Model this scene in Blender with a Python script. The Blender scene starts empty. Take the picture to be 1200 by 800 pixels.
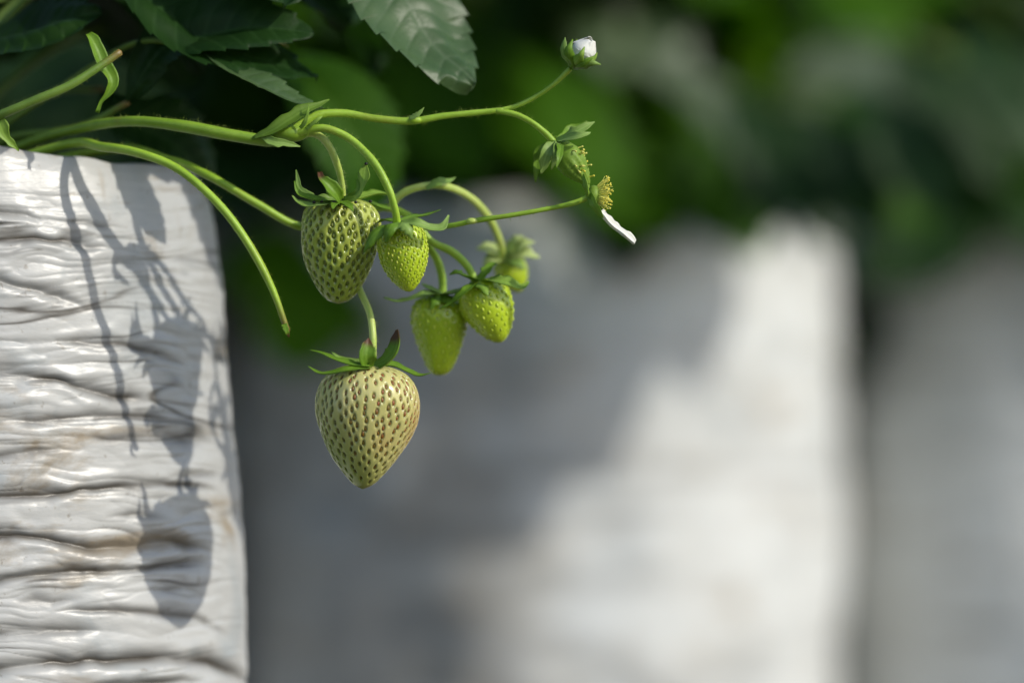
import bpy, math, random
import numpy as np
from mathutils import Vector, Matrix

random.seed(7)
RNG = np.random.default_rng(7)
S = bpy.context.scene
COL = S.collection
D = 1.125           # focus distance, m
PX = 0.00025        # metres per photo pixel in the focus plane
H = 0.30            # lens height

def P(px, py, d=0.0):
    """photo pixel + distance behind the focus plane (mm) -> world point"""
    d = d * 0.001
    s = PX * (D + d) / D
    return np.array([(px - 600) * s, d, (400 - py) * s + H])

def PL(*pts):
    return np.array([P(*p) for p in pts])

# ------------------------------------------------------------------ objects
def link(o, parent=None):
    COL.objects.link(o)
    if parent is not None:
        o.parent = parent
    return o

def base_of(o):
    v = np.zeros(3)
    while o is not None:
        v += np.array(o.location)
        o = o.parent
    return v

def mesh(name, V, F, mats, parent=None, fm=None, smooth=True, attrs=None, loc=None):
    V = np.asarray(V, dtype=np.float64)
    if loc is not None:
        V = V - np.asarray(loc)
    elif parent is not None:
        V = V - base_of(parent)
    me = bpy.data.meshes.new(name)
    me.vertices.add(len(V))
    me.vertices.foreach_set('co', V.astype(np.float32).ravel())
    if isinstance(F, np.ndarray):
        n, k = F.shape
        me.loops.add(n * k)
        me.loops.foreach_set('vertex_index', F.astype(np.int32).ravel())
        me.polygons.add(n)
        me.polygons.foreach_set('loop_start', (np.arange(n) * k).astype(np.int32))
        me.polygons.foreach_set('loop_total', np.full(n, k, dtype=np.int32))
        me.update(calc_edges=True)
    else:
        me.clear_geometry()
        me.from_pydata([tuple(v) for v in V], [], F)
    if not isinstance(mats, (list, tuple)):
        mats = [mats]
    for m in mats:
        me.materials.append(m)
    if fm is not None:
        me.polygons.foreach_set('material_index', np.asarray(fm, dtype=np.int32))
    if smooth:
        me.polygons.foreach_set('use_smooth', np.ones(len(me.polygons), dtype=bool))
    for k, a in (attrs or {}).items():
        at = me.attributes.new(k, 'FLOAT', 'POINT')
        at.data.foreach_set('value', np.asarray(a, dtype=np.float32))
    me.validate()
    o = bpy.data.objects.new(name, me)
    if loc is not None:
        o.location = Vector(loc)
    return link(o, parent)

def thing(name, loc, label, cat, group=None):
    o = bpy.data.objects.new(name, None)
    o.empty_display_size = 0.01
    o.location = Vector(loc)
    tag(o, label, cat, group)
    return link(o)

def tag(o, label=None, cat=None, group=None, kind=None):
    if label: o['label'] = label
    if cat: o['category'] = cat
    if group: o['group'] = group
    if kind: o['kind'] = kind
    return o

def grid_faces(nu, nv, wrap=False):
    i = np.arange(nu - 1)[:, None]
    if wrap:
        j = np.arange(nv)[None, :]; j2 = (j + 1) % nv
    else:
        j = np.arange(nv - 1)[None, :]; j2 = j + 1
    a = i * nv + j; b = i * nv + j2; c = (i + 1) * nv + j2; d = (i + 1) * nv + j
    return np.stack([a, b, c, d], -1).reshape(-1, 4)

def smooth_path(pts, n):
    """Catmull-Rom through pts, n samples evenly spread; also works on any dimension"""
    pts = np.asarray(pts, float)
    if len(pts) == 2:
        t = np.linspace(0, 1, n)[:, None]
        return pts[0] * (1 - t) + pts[1] * t
    q = np.vstack([2 * pts[0] - pts[1], pts, 2 * pts[-1] - pts[-2]])
    m = len(pts) - 1
    t = np.linspace(0, m, 40 * m + 1)
    k = np.minimum(t.astype(int), m - 1); f = (t - k)[:, None]
    p0, p1, p2, p3 = q[k], q[k + 1], q[k + 2], q[k + 3]
    c = 0.5 * (2 * p1 + (p2 - p0) * f + (2 * p0 - 5 * p1 + 4 * p2 - p3) * f ** 2 + (3 * p1 - p0 - 3 * p2 + p3) * f ** 3)
    L = np.concatenate([[0], np.cumsum(np.linalg.norm(np.diff(c, axis=0), axis=1))])
    s = np.linspace(0, L[-1], n)
    return np.stack([np.interp(s, L, c[:, i]) for i in range(c.shape[1])], -1)

def unit(v):
    v = np.asarray(v, float)
    return v / np.maximum(np.linalg.norm(v, axis=-1, keepdims=True), 1e-12)

# ------------------------------------------------------------------ noise
_perm = np.random.default_rng(3).random((256, 256))
def vnoise(x, y):
    xi = np.floor(x).astype(int); yi = np.floor(y).astype(int)
    fx = x - xi; fy = y - yi
    fx = fx * fx * fx * (fx * (fx * 6 - 15) + 10); fy = fy * fy * fy * (fy * (fy * 6 - 15) + 10)
    g = lambda a, b: _perm[a & 255, b & 255]
    return ((g(xi, yi) * (1 - fx) + g(xi + 1, yi) * fx) * (1 - fy) + (g(xi, yi + 1) * (1 - fx) + g(xi + 1, yi + 1) * fx) * fy) * 2 - 1

# ------------------------------------------------------------------ materials
def new_mat(name):
    m = bpy.data.materials.new(name); m.use_nodes = True
    nt = m.node_tree
    return m, nt, nt.nodes['Principled BSDF'], nt.nodes['Material Output']

def ramp(nt, fac, stops):
    r = nt.nodes.new('ShaderNodeValToRGB')
    e = r.color_ramp.elements
    while len(e) < len(stops): e.new(0.5)
    for k, (p, c) in enumerate(stops):
        e[k].position = p; e[k].color = (*c, 1)
    nt.links.new(fac, r.inputs['Fac'])
    return r.outputs['Color']

def noise(nt, scale, detail=4, rough=0.55, vec=None, dist=0.0):
    n = nt.nodes.new('ShaderNodeTexNoise')
    n.inputs['Scale'].default_value = scale; n.inputs['Detail'].default_value = detail
    n.inputs['Roughness'].default_value = rough; n.inputs['Distortion'].default_value = dist
    if vec is None:
        tc = nt.nodes.new('ShaderNodeTexCoord'); vec = tc.outputs['Object']
    nt.links.new(vec, n.inputs['Vector'])
    return n.outputs['Fac']

def mapped(nt, scale):
    tc = nt.nodes.new('ShaderNodeTexCoord'); mp = nt.nodes.new('ShaderNodeMapping')
    mp.inputs['Scale'].default_value = scale
    nt.links.new(tc.outputs['Object'], mp.inputs['Vector'])
    return mp.outputs['Vector']

def mix(nt, fac, a, b, mode='MIX'):
    m = nt.nodes.new('ShaderNodeMix'); m.data_type = 'RGBA'; m.blend_type = mode
    def put(sock, v):
        if isinstance(v, (int, float)): sock.default_value = v
        elif isinstance(v, tuple): sock.default_value = (*v, 1)
        else: nt.links.new(v, sock)
    put(m.inputs[0], fac); put(m.inputs[6], a); put(m.inputs[7], b)
    return m.outputs[2]

def attr(nt, name):
    a = nt.nodes.new('ShaderNodeAttribute'); a.attribute_name = name
    return a.outputs['Fac']

def math_node(nt, op, a, b=None):
    m = nt.nodes.new('ShaderNodeMath'); m.operation = op; m.use_clamp = True
    for s, v in zip(m.inputs, (a, b)):
        if v is None: continue
        if isinstance(v, (int, float)): s.default_value = v
        else: nt.links.new(v, s)
    return m.outputs[0]

def bump(nt, bsdf, height, strength, dist):
    b = nt.nodes.new('ShaderNodeBump'); b.inputs['Strength'].default_value = strength; b.inputs['Distance'].default_value = dist
    nt.links.new(height, b.inputs['Height']); nt.links.new(b.outputs['Normal'], bsdf.inputs['Normal'])

def add_translucent(nt, bsdf, out, color, fac):
    t = nt.nodes.new('ShaderNodeBsdfTranslucent')
    if isinstance(color, tuple): t.inputs['Color'].default_value = (*color, 1)
    else: nt.links.new(color, t.inputs['Color'])
    m = nt.nodes.new('ShaderNodeMixShader'); m.inputs[0].default_value = fac
    nt.links.new(bsdf.outputs[0], m.inputs[1]); nt.links.new(t.outputs[0], m.inputs[2])
    nt.links.new(m.outputs[0], out.inputs['Surface'])

def leaf_mat(name, lo, hi, vein, trans, tfac=0.3, rough=0.42, spec=0.5, nscale=60):
    m, nt, b, out = new_mat(name)
    c = ramp(nt, noise(nt, nscale, 5), [(0.35, lo), (0.68, hi)])
    c = mix(nt, math_node(nt, 'MULTIPLY', attr(nt, 'vein'), 0.75), c, vein)
    nt.links.new(c, b.inputs['Base Color'])
    b.inputs['Roughness'].default_value = rough
    b.inputs['Specular IOR Level'].default_value = spec
    bump(nt, b, noise(nt, nscale * 14, 4), 0.25, 0.0006)
    add_translucent(nt, b, out, mix(nt, math_node(nt, 'MULTIPLY', attr(nt, 'vein'), 0.5), trans, vein), tfac)
    return m

def stem_mat(name, a, b_, tip=None):
    m, nt, b, out = new_mat(name)
    c = ramp(nt, noise(nt, 140, 5), [(0.3, a), (0.7, b_)])
    red = ramp(nt, noise(nt, 75, 3, 0.5), [(0.58, (0, 0, 0)), (0.75, (1, 1, 1))])
    c = mix(nt, math_node(nt, 'MULTIPLY', red, 0.35), c, (0.24, 0.15, 0.03))
    if tip:
        c = mix(nt, attr(nt, 'tip'), c, tip)
    nt.links.new(c, b.inputs['Base Color'])
    b.inputs['Roughness'].default_value = 0.45
    b.inputs['Subsurface Weight'].default_value = 0.25
    b.inputs['Subsurface Radius'].default_value = (0.5, 1.0, 0.15)
    b.inputs['Subsurface Scale'].default_value = 0.0012
    bump(nt, b, noise(nt, 1500, 3), 0.25, 0.0003)
    return m

def berry_mat(name, flesh_a, flesh_b, pit, blush=None, sss=0.2, pitf=0.95):
    m, nt, b, out = new_mat(name)
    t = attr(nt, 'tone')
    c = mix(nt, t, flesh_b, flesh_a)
    n = noise(nt, 220, 4)
    blotch = ramp(nt, noise(nt, 95, 3, 0.5), [(0.42, (0, 0, 0)), (0.62, (1, 1, 1))])
    c = mix(nt, math_node(nt, 'MULTIPLY', blotch, 0.3), c, tuple(0.55 * x + 0.45 * y for x, y in zip(flesh_b, flesh_a)))
    c = mix(nt, math_node(nt, 'MULTIPLY', n, 0.35), c, tuple(0.8 * x for x in flesh_b))
    if blush:
        c = mix(nt, attr(nt, 'blush'), c, blush)
    c = mix(nt, math_node(nt, 'MULTIPLY', attr(nt, 'pit'), pitf), c, pit)
    nt.links.new(c, b.inputs['Base Color'])
    b.inputs['Roughness'].default_value = 0.25
    b.inputs['Specular IOR Level'].default_value = 0.5
    b.inputs['Coat Weight'].default_value = 0.25; b.inputs['Coat Roughness'].default_value = 0.16
    b.inputs['Subsurface Weight'].default_value = sss
    b.inputs['Subsurface Radius'].default_value = (0.9, 1.0, 0.35)
    b.inputs['Subsurface Scale'].default_value = 0.0014
    bump(nt, b, noise(nt, 2600, 3), 0.12, 0.0002)
    return m

def seed_mat(name, stops):
    m, nt, b, out = new_mat(name)
    nt.links.new(ramp(nt, attr(nt, 'tone'), stops), b.inputs['Base Color'])
    b.inputs['Roughness'].default_value = 0.3
    return m

def plain(name, color, rough=0.5, **kw):
    m, nt, b, out = new_mat(name)
    lo = tuple(0.75 * c for c in color)
    nt.links.new(ramp(nt, noise(nt, kw.get('ns', 90), 5), [(0.3, lo), (0.7, color)]), b.inputs['Base Color'])
    b.inputs['Roughness'].default_value = rough
    return m

M = {}
# plastic film: milky white, with soil splashes and blue-grey patches
def plastic(name, white=(0.50, 0.505, 0.495), dirt=(0.27, 0.205, 0.12), amount=0.75, splash_shade=0.0):
    m, nt, b, out = new_mat(name)
    c = ramp(nt, noise(nt, 22, 6), [(0.3, tuple(0.90 * x for x in white)), (0.7, white)])
    st = noise(nt, 1.0, 7, 0.65, mapped(nt, (16, 16, 42)), 0.6)
    f1 = ramp(nt, st, [(0.54, (0, 0, 0)), (0.66, (1, 1, 1))])
    c = mix(nt, math_node(nt, 'MULTIPLY', f1, amount), c, dirt)
    g1 = ramp(nt, noise(nt, 1.0, 5, 0.6, mapped(nt, (34, 34, 26)), 0.8), [(0.54, (0, 0, 0)), (0.70, (1, 1, 1))])
    c = mix(nt, math_node(nt, 'MULTIPLY', g1, 0.7 * amount), c, (0.29, 0.335, 0.36))
    sp = noise(nt, 300, 3, 0.6)
    f2 = ramp(nt, sp, [(0.66, (0, 0, 0)), (0.72, (1, 1, 1))])
    c = mix(nt, math_node(nt, 'MULTIPLY', f2, 0.6 * amount), c, (0.16, 0.12, 0.07))
    vs = ramp(nt, noise(nt, 1.0, 4, 0.5, mapped(nt, (75, 75, 7)), 0.3), [(0.64, (0, 0, 0)), (0.72, (1, 1, 1))])
    c = mix(nt, math_node(nt, 'MULTIPLY', vs, 0.45 * amount), c, (0.30, 0.22, 0.13))
    if splash_shade:      # soil splashed on one side, with that side's shade painted in
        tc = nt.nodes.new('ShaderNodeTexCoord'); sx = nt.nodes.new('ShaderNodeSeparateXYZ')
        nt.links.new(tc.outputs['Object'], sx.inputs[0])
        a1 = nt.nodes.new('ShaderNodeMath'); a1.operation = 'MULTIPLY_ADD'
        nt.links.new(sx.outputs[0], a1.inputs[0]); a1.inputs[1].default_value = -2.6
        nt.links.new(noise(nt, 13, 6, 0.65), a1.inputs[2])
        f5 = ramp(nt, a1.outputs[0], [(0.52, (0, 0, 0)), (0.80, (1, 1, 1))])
        c = mix(nt, math_node(nt, 'MULTIPLY', f5, splash_shade), c, (0.17, 0.14, 0.095))
    # soil in the folds, with fold shade painted into the same dark lines
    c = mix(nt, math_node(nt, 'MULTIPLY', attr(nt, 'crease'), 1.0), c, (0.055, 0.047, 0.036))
    nt.links.new(c, b.inputs['Base Color'])
    b.inputs['Roughness'].default_value = 0.33
    b.inputs['Specular IOR Level'].default_value = 0.4
    bump(nt, b, noise(nt, 1.0, 4, 0.55, mapped(nt, (110, 110, 330))), 0.25, 0.0010)
    return m
M['plastic'] = plastic('white_plastic_film')
M['plastic_clean'] = plastic('clean_plastic_film', (0.69, 0.71, 0.70), amount=0.6, splash_shade=0.6)
M['soil'] = plain('dark_potting_soil', (0.035, 0.024, 0.015), 0.9, ns=160)
M['ground'] = plain('bare_earth', (0.075, 0.058, 0.042), 0.95, ns=6)
M['leaf_dark'] = leaf_mat('dark_leaf', (0.008, 0.029, 0.005), (0.015, 0.046, 0.008), (0.03, 0.075, 0.02), (0.025, 0.09, 0.003), 0.18, 0.5, 0.18)  # darker copy of the leaf green, shade put into the base colour
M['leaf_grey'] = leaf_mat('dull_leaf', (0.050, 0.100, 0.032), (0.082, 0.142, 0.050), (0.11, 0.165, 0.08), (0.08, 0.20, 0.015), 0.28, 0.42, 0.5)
M['leaf_bright'] = leaf_mat('sunny_leaf', (0.036, 0.112, 0.004), (0.056, 0.145, 0.006), (0.07, 0.17, 0.01), (0.15, 0.35, 0.002), 0.45, 0.5, 0.1)  # brighter copy of the leaf green, sunlit look put into the colour
M['leaf_back'] = leaf_mat('shrub_leaf', (0.008, 0.028, 0.004), (0.016, 0.048, 0.006), (0.04, 0.09, 0.02), (0.04, 0.12, 0.004), 0.25, 0.5, 0.25)
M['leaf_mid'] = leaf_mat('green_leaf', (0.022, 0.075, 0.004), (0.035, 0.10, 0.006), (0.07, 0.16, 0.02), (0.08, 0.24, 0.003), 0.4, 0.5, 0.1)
M['leaf_sheen'] = leaf_mat('sky_sheen_leaf', (0.085, 0.12, 0.065), (0.12, 0.155, 0.095), (0.16, 0.21, 0.13), (0.05, 0.13, 0.02), 0.15, 0.45, 0.5)  # sky sheen painted in as a paler, greyer leaf colour
M['stem'] = stem_mat('green_stem', (0.24, 0.40, 0.022), (0.34, 0.52, 0.05))
M['stem_cut'] = stem_mat('cut_stem', (0.24, 0.40, 0.022), (0.34, 0.52, 0.05), (0.16, 0.085, 0.025))
M['stem_pale'] = stem_mat('pale_stem', (0.38, 0.50, 0.08), (0.50, 0.60, 0.17))
M['stem_thick'] = stem_mat('olive_stem', (0.17, 0.30, 0.018), (0.25, 0.40, 0.035))
M['petiole'] = stem_mat('petiole_green', (0.11, 0.20, 0.022), (0.17, 0.28, 0.04), (0.20, 0.13, 0.03))
def sepal_mat(name, a, b_, tip, tfac=0.25):
    m, nt, b, out = new_mat(name)
    c = ramp(nt, noise(nt, 180, 5), [(0.3, a), (0.7, b_)])
    c = mix(nt, math_node(nt, 'MULTIPLY', attr(nt, 'vein'), 0.35), c, tuple(min(1, 1.5 * x + 0.04) for x in b_))
    c = mix(nt, attr(nt, 'tip'), c, tip)
    nt.links.new(c, b.inputs['Base Color'])
    b.inputs['Roughness'].default_value = 0.45
    b.inputs['Specular IOR Level'].default_value = 0.3
    bump(nt, b, noise(nt, 900, 4), 0.3, 0.0004)
    add_translucent(nt, b, out, mix(nt, 0.5, c, (0.2, 0.4, 0.02)), tfac)
    return m
M['sepal'] = sepal_mat('green_sepal', (0.10, 0.215, 0.012), (0.18, 0.325, 0.025), (0.11, 0.045, 0.02))
M['sepal_pale'] = sepal_mat('pale_sepal', (0.17, 0.29, 0.045), (0.28, 0.43, 0.10), (0.30, 0.38, 0.2))
M['sepal_lime'] = sepal_mat('lime_sepal', (0.18, 0.33, 0.03), (0.30, 0.46, 0.07), (0.3, 0.4, 0.12), 0.35)
M['sepal_olive'] = sepal_mat('olive_sepal', (0.11, 0.21, 0.02), (0.17, 0.29, 0.03), (0.3, 0.4, 0.12), 0.3)
M['sepal_star'] = sepal_mat('star_sepal', (0.42, 0.54, 0.14), (0.56, 0.66, 0.26), (0.4, 0.5, 0.2), 0.35)  # whitish-lime calyx of the most blurred berry
M['petal'] = sepal_mat('white_petal', (0.80, 0.80, 0.72), (0.86, 0.86, 0.80), (0.84, 0.84, 0.76), 0.2)
M['anther'] = plain('yellow_anther', (0.82, 0.72, 0.07), 0.6, ns=900)
M['filament'] = plain('pale_filament', (0.74, 0.74, 0.16), 0.5, ns=900)
M['speck'] = plain('black_speck', (0.006, 0.005, 0.005), 0.4)
M['berry_cream'] = berry_mat('cream_green_flesh', (0.63, 0.57, 0.235), (0.25, 0.34, 0.04), (0.085, 0.09, 0.006), (0.55, 0.22, 0.09), 0.2, 1.0)
M['berry_green'] = berry_mat('mid_green_flesh', (0.50, 0.55, 0.11), (0.23, 0.33, 0.028), (0.045, 0.08, 0.004))
M['berry_lime'] = berry_mat('lime_green_flesh', (0.50, 0.64, 0.03), (0.33, 0.49, 0.02), (0.24, 0.37, 0.012), None, 0.4, 0.5)
M['seed_brown'] = seed_mat('brown_achene', [(0.0, (0.10, 0.115, 0.010)), (0.35, (0.16, 0.115, 0.014)), (0.7, (0.21, 0.09, 0.016)), (1.0, (0.28, 0.08, 0.022))])
M['seed_green'] = seed_mat('green_achene', [(0.0, (0.10, 0.14, 0.012)), (1.0, (0.20, 0.22, 0.03))])
M['seed_soft'] = seed_mat('soft_achene', [(0.0, (0.42, 0.57, 0.03)), (1.0, (0.54, 0.66, 0.05))])
M['seed_lime'] = seed_mat('lime_achene', [(0.0, (0.38, 0.50, 0.03)), (1.0, (0.58, 0.64, 0.07))])

# ------------------------------------------------------------------ builders
def frames(path, hint):
    T = unit(np.gradient(path, axis=0))
    h = np.broadcast_to(np.asarray(hint, float), T.shape)
    Sd = unit(np.cross(T, h)); N = np.cross(Sd, T)
    return T, Sd, N

def tube_data(path, radii, sides=12, n=None, hairs=0, hair_len=0.0012, wobble=0.06, seed=0):
    rng = np.random.default_rng(seed + 11)
    n = n or max(12, len(path) * 10)
    p = smooth_path(path, n)
    r = np.interp(np.linspace(0, 1, n), np.linspace(0, 1, len(radii)), radii)
    r = r * (1 + wobble * vnoise(np.linspace(0, n / 6, n) + seed * 7.3, np.full(n, seed * 1.7)))
    T = unit(np.gradient(p, axis=0))
    a = np.array([0.13, 0.9, 0.4]); A = []
    a = unit(a - T[0] * (a @ T[0]))
    for t in T:
        a = unit(a - t * (a @ t)); A.append(a)
    A = np.array(A); B = np.cross(T, A)
    th = np.linspace(0, 2 * math.pi, sides, endpoint=False)
    ring = (A[:, None] * np.cos(th)[None, :, None] + B[:, None] * np.sin(th)[None, :, None])
    V = (p[:, None] + ring * r[:, None, None] * (1 + 0.05 * np.cos(3 * th))[None, :, None]).reshape(-1, 3)
    F = [tuple(f) for f in grid_faces(n, sides, True)]
    k = len(V)
    V = np.vstack([V, p[0] - T[0] * r[0] * 0.4, p[-1] + T[-1] * r[-1] * 0.5])
    for j in range(sides):
        F.append((j, k, (j + 1) % sides))
        F.append(((n - 1) * sides + (j + 1) % sides, k + 1, (n - 1) * sides + j))
    tip = np.concatenate([np.repeat(np.clip((np.linspace(0, 1, n) - 0.93) / 0.07, 0, 1), sides), [0, 1]])
    if hairs:
        L = np.linalg.norm(np.diff(p, axis=0), axis=1).sum() * 1000
        hv, hf = [], []
        base = len(V)
        for q in range(int(L * hairs * 2)):
            i = rng.integers(0, n - 1); t = rng.random() * 6.283
            d = A[i] * math.cos(t) + B[i] * math.sin(t)
            o = p[i] + (p[i + 1] - p[i]) * rng.random() + d * r[i] * 0.97
            tipv = o + (d + T[i] * rng.uniform(-0.5, 0.5) + rng.normal(0, 0.2, 3)) * hair_len * rng.uniform(0.4, 1.2)
            s1 = T[i] * 0.00003; s2 = np.cross(d, T[i]) * 0.00003
            b0 = base + len(hv)
            hv += [o + s1, o - s1 * 0.5 + s2, o - s1 * 0.5 - s2, tipv]
            hf += [(b0, b0 + 1, b0 + 3), (b0 + 1, b0 + 2, b0 + 3), (b0 + 2, b0, b0 + 3)]
        if hv:
            V = np.vstack([V, np.array(hv)]); F += hf
            tip = np.concatenate([tip, np.zeros(len(hv))])
    return V, F, tip

_tn = [0]
def tube(name, path, radii_px, mat, parent, hairs=3.0, sides=12, **kw):
    _tn[0] += 1
    V, F, tip = tube_data(path, [r * PX for r in radii_px], sides, hairs=hairs, seed=_tn[0], **kw)
    return mesh(name, V, F, mat, parent, attrs={'tip': tip, 'vein': np.zeros(len(V))})

def blade_data(path, widths, hint, cup=0.3, n=26, m=9, thick=0.00022, tipdark=0.0, twist=0.0, ripple=0.0, seed=0):
    """a sepal or petal: a cupped strip with real thickness"""
    p = smooth_path(path, n)
    u = np.linspace(0, 1, n)
    w = smooth_path(np.stack([np.linspace(0, 1, len(widths)), np.asarray(widths, float)], -1), n)[:, 1]
    w = np.maximum(w, 0.00004)
    T, Sd, N = frames(p, hint)
    if twist:
        a = (u * twist)[:, None]
        Sd, N = Sd * np.cos(a) + N * np.sin(a), N * np.cos(a) - Sd * np.sin(a)
    v = np.linspace(-1, 1, m)
    w2 = w[:, None] * (1 + ripple * vnoise(u[:, None] * 9 + seed, np.sign(v)[None, :] * 3.7 + seed))
    top = p[:, None] + Sd[:, None] * (v[None, :] * w2)[..., None] + N[:, None] * ((v ** 2)[None, :] * w2 * cup)[..., None]
    h = thick * (1 - 0.75 * np.abs(v) ** 3)[None, :, None] * np.minimum(1, w / (w.max() * 0.5))[:, None, None]
    A = (top + N[:, None] * h).reshape(-1, 3); B = (top - N[:, None] * h).reshape(-1, 3)
    g = grid_faces(n, m)
    k = n * m
    F = [tuple(f) for f in g] + [tuple(x + k for x in f[::-1]) for f in g]
    for i in range(n - 1):
        F.append((i * m, (i + 1) * m, (i + 1) * m + k, i * m + k))
        F.append((i * m + m - 1, i * m + m - 1 + k, (i + 1) * m + m - 1 + k, (i + 1) * m + m - 1))
    for j in range(m - 1):
        F.append((j, j + k, j + 1 + k, j + 1))
        e = (n - 1) * m
        F.append((e + j, e + j + 1, e + j + 1 + k, e + j + k))
    vein = np.tile((np.exp(-(v / 0.10) ** 2)[None, :] + 0.4 * np.exp(-((np.abs(v) - 0.5) / 0.08) ** 2)[None, :]) * np.ones((n, 1)), (2, 1)).ravel()
    tip = np.tile((np.clip((u - (1 - tipdark)) / max(0.5 * tipdark, 1e-3), 0, 1) if tipdark else u * 0)[:, None] * np.ones((1, m)), (2, 1)).ravel()
    return np.vstack([A, B]), F, np.clip(vein, 0, 1), tip

_bn = [0]
def blade(name, path, widths_px, mat, parent, hint=(0, -1, 0.3), **kw):
    _bn[0] += 1
    k_ = 1.02 if name == 'sepal' else 1.0
    V, F, vein, tip = blade_data(path, [w * k_ * PX for w in widths_px], hint, seed=_bn[0] * 1.3, ripple=kw.pop('ripple', 0.26), **kw)
    return mesh(name, V, F, mat, parent, attrs={'vein': vein, 'tip': tip})

def leaf_data(path, half_width, hint, nu=110, nv=29, teeth=9, fold=0.25, vein_amp=0.03, cup=0.0, wave=0.0, seed=0, tooth_amp=0.15):
    p = smooth_path(path, nu)
    L = np.linalg.norm(np.diff(p, axis=0), axis=1).sum()
    u = np.linspace(0, 1, nu)
    T, Sd, N = frames(p, hint)
    w = (np.sin(math.pi * np.clip(u, 0, 1) ** 0.92) ** 0.72) * (0.62 + 0.48 * u)
    w = w / w.max()
    v = np.linspace(-1, 1, nv); av = np.abs(v)
    saw = (u * teeth) % 1.0
    tooth = (saw ** 1.4) * np.clip((u - 0.16) / 0.2, 0, 1) * np.clip((1.0 - u) / 0.03, 0, 1)
    ww = half_width * (w[:, None] * (1 + tooth_amp * (tooth[:, None] - 0.4) * (av ** 4)[None, :]) + 0.002)
    # side veins run forward from midrib
    ph = (u[:, None] - 0.30 * av[None, :] * w[:, None] * half_width * 2 / L) * teeth
    fr = np.abs((ph % 1.0) - 0.5) * 2          # 0 between veins, 1 on a vein
    veinl = np.exp(-((1 - fr) / 0.13) ** 2) * (1 - 0.5 * av[None, :])
    mid = np.exp(-(av / 0.045) ** 2)[None, :] * np.ones((nu, 1))
    vein = np.clip(veinl * 0.8 + mid, 0, 1)
    hgt = fold * av[None, :] * ww + cup * (av ** 2)[None, :] * ww
    hgt = hgt + vein_amp * half_width * (np.sqrt(1 - fr ** 2 * 0.98)) * np.sin(math.pi * np.clip(av, 0, 1))[None, :] ** 0.6
    hgt = hgt + wave * half_width * vnoise(u[:, None] * 4 + seed, v[None, :] * 1.6 + seed * 2.1)
    V = p[:, None] + Sd[:, None] * (v[None, :] * ww)[..., None] + N[:, None] * hgt[..., None]
    V = V + T[:, None] * (half_width * 0.6 * tooth_amp * tooth[:, None] * (av ** 4)[None, :])[..., None]
    return V.reshape(-1, 3), grid_faces(nu, nv), vein.ravel()

def leaf(name, path, half_px, hint, mat, parent, scale_d=0.0, **kw):
    V, F, vein = leaf_data(path, half_px * PX * (D + scale_d * 0.001) / D, hint, **kw)
    return mesh(name, V, F, mat, parent, attrs={'vein': vein})

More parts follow.
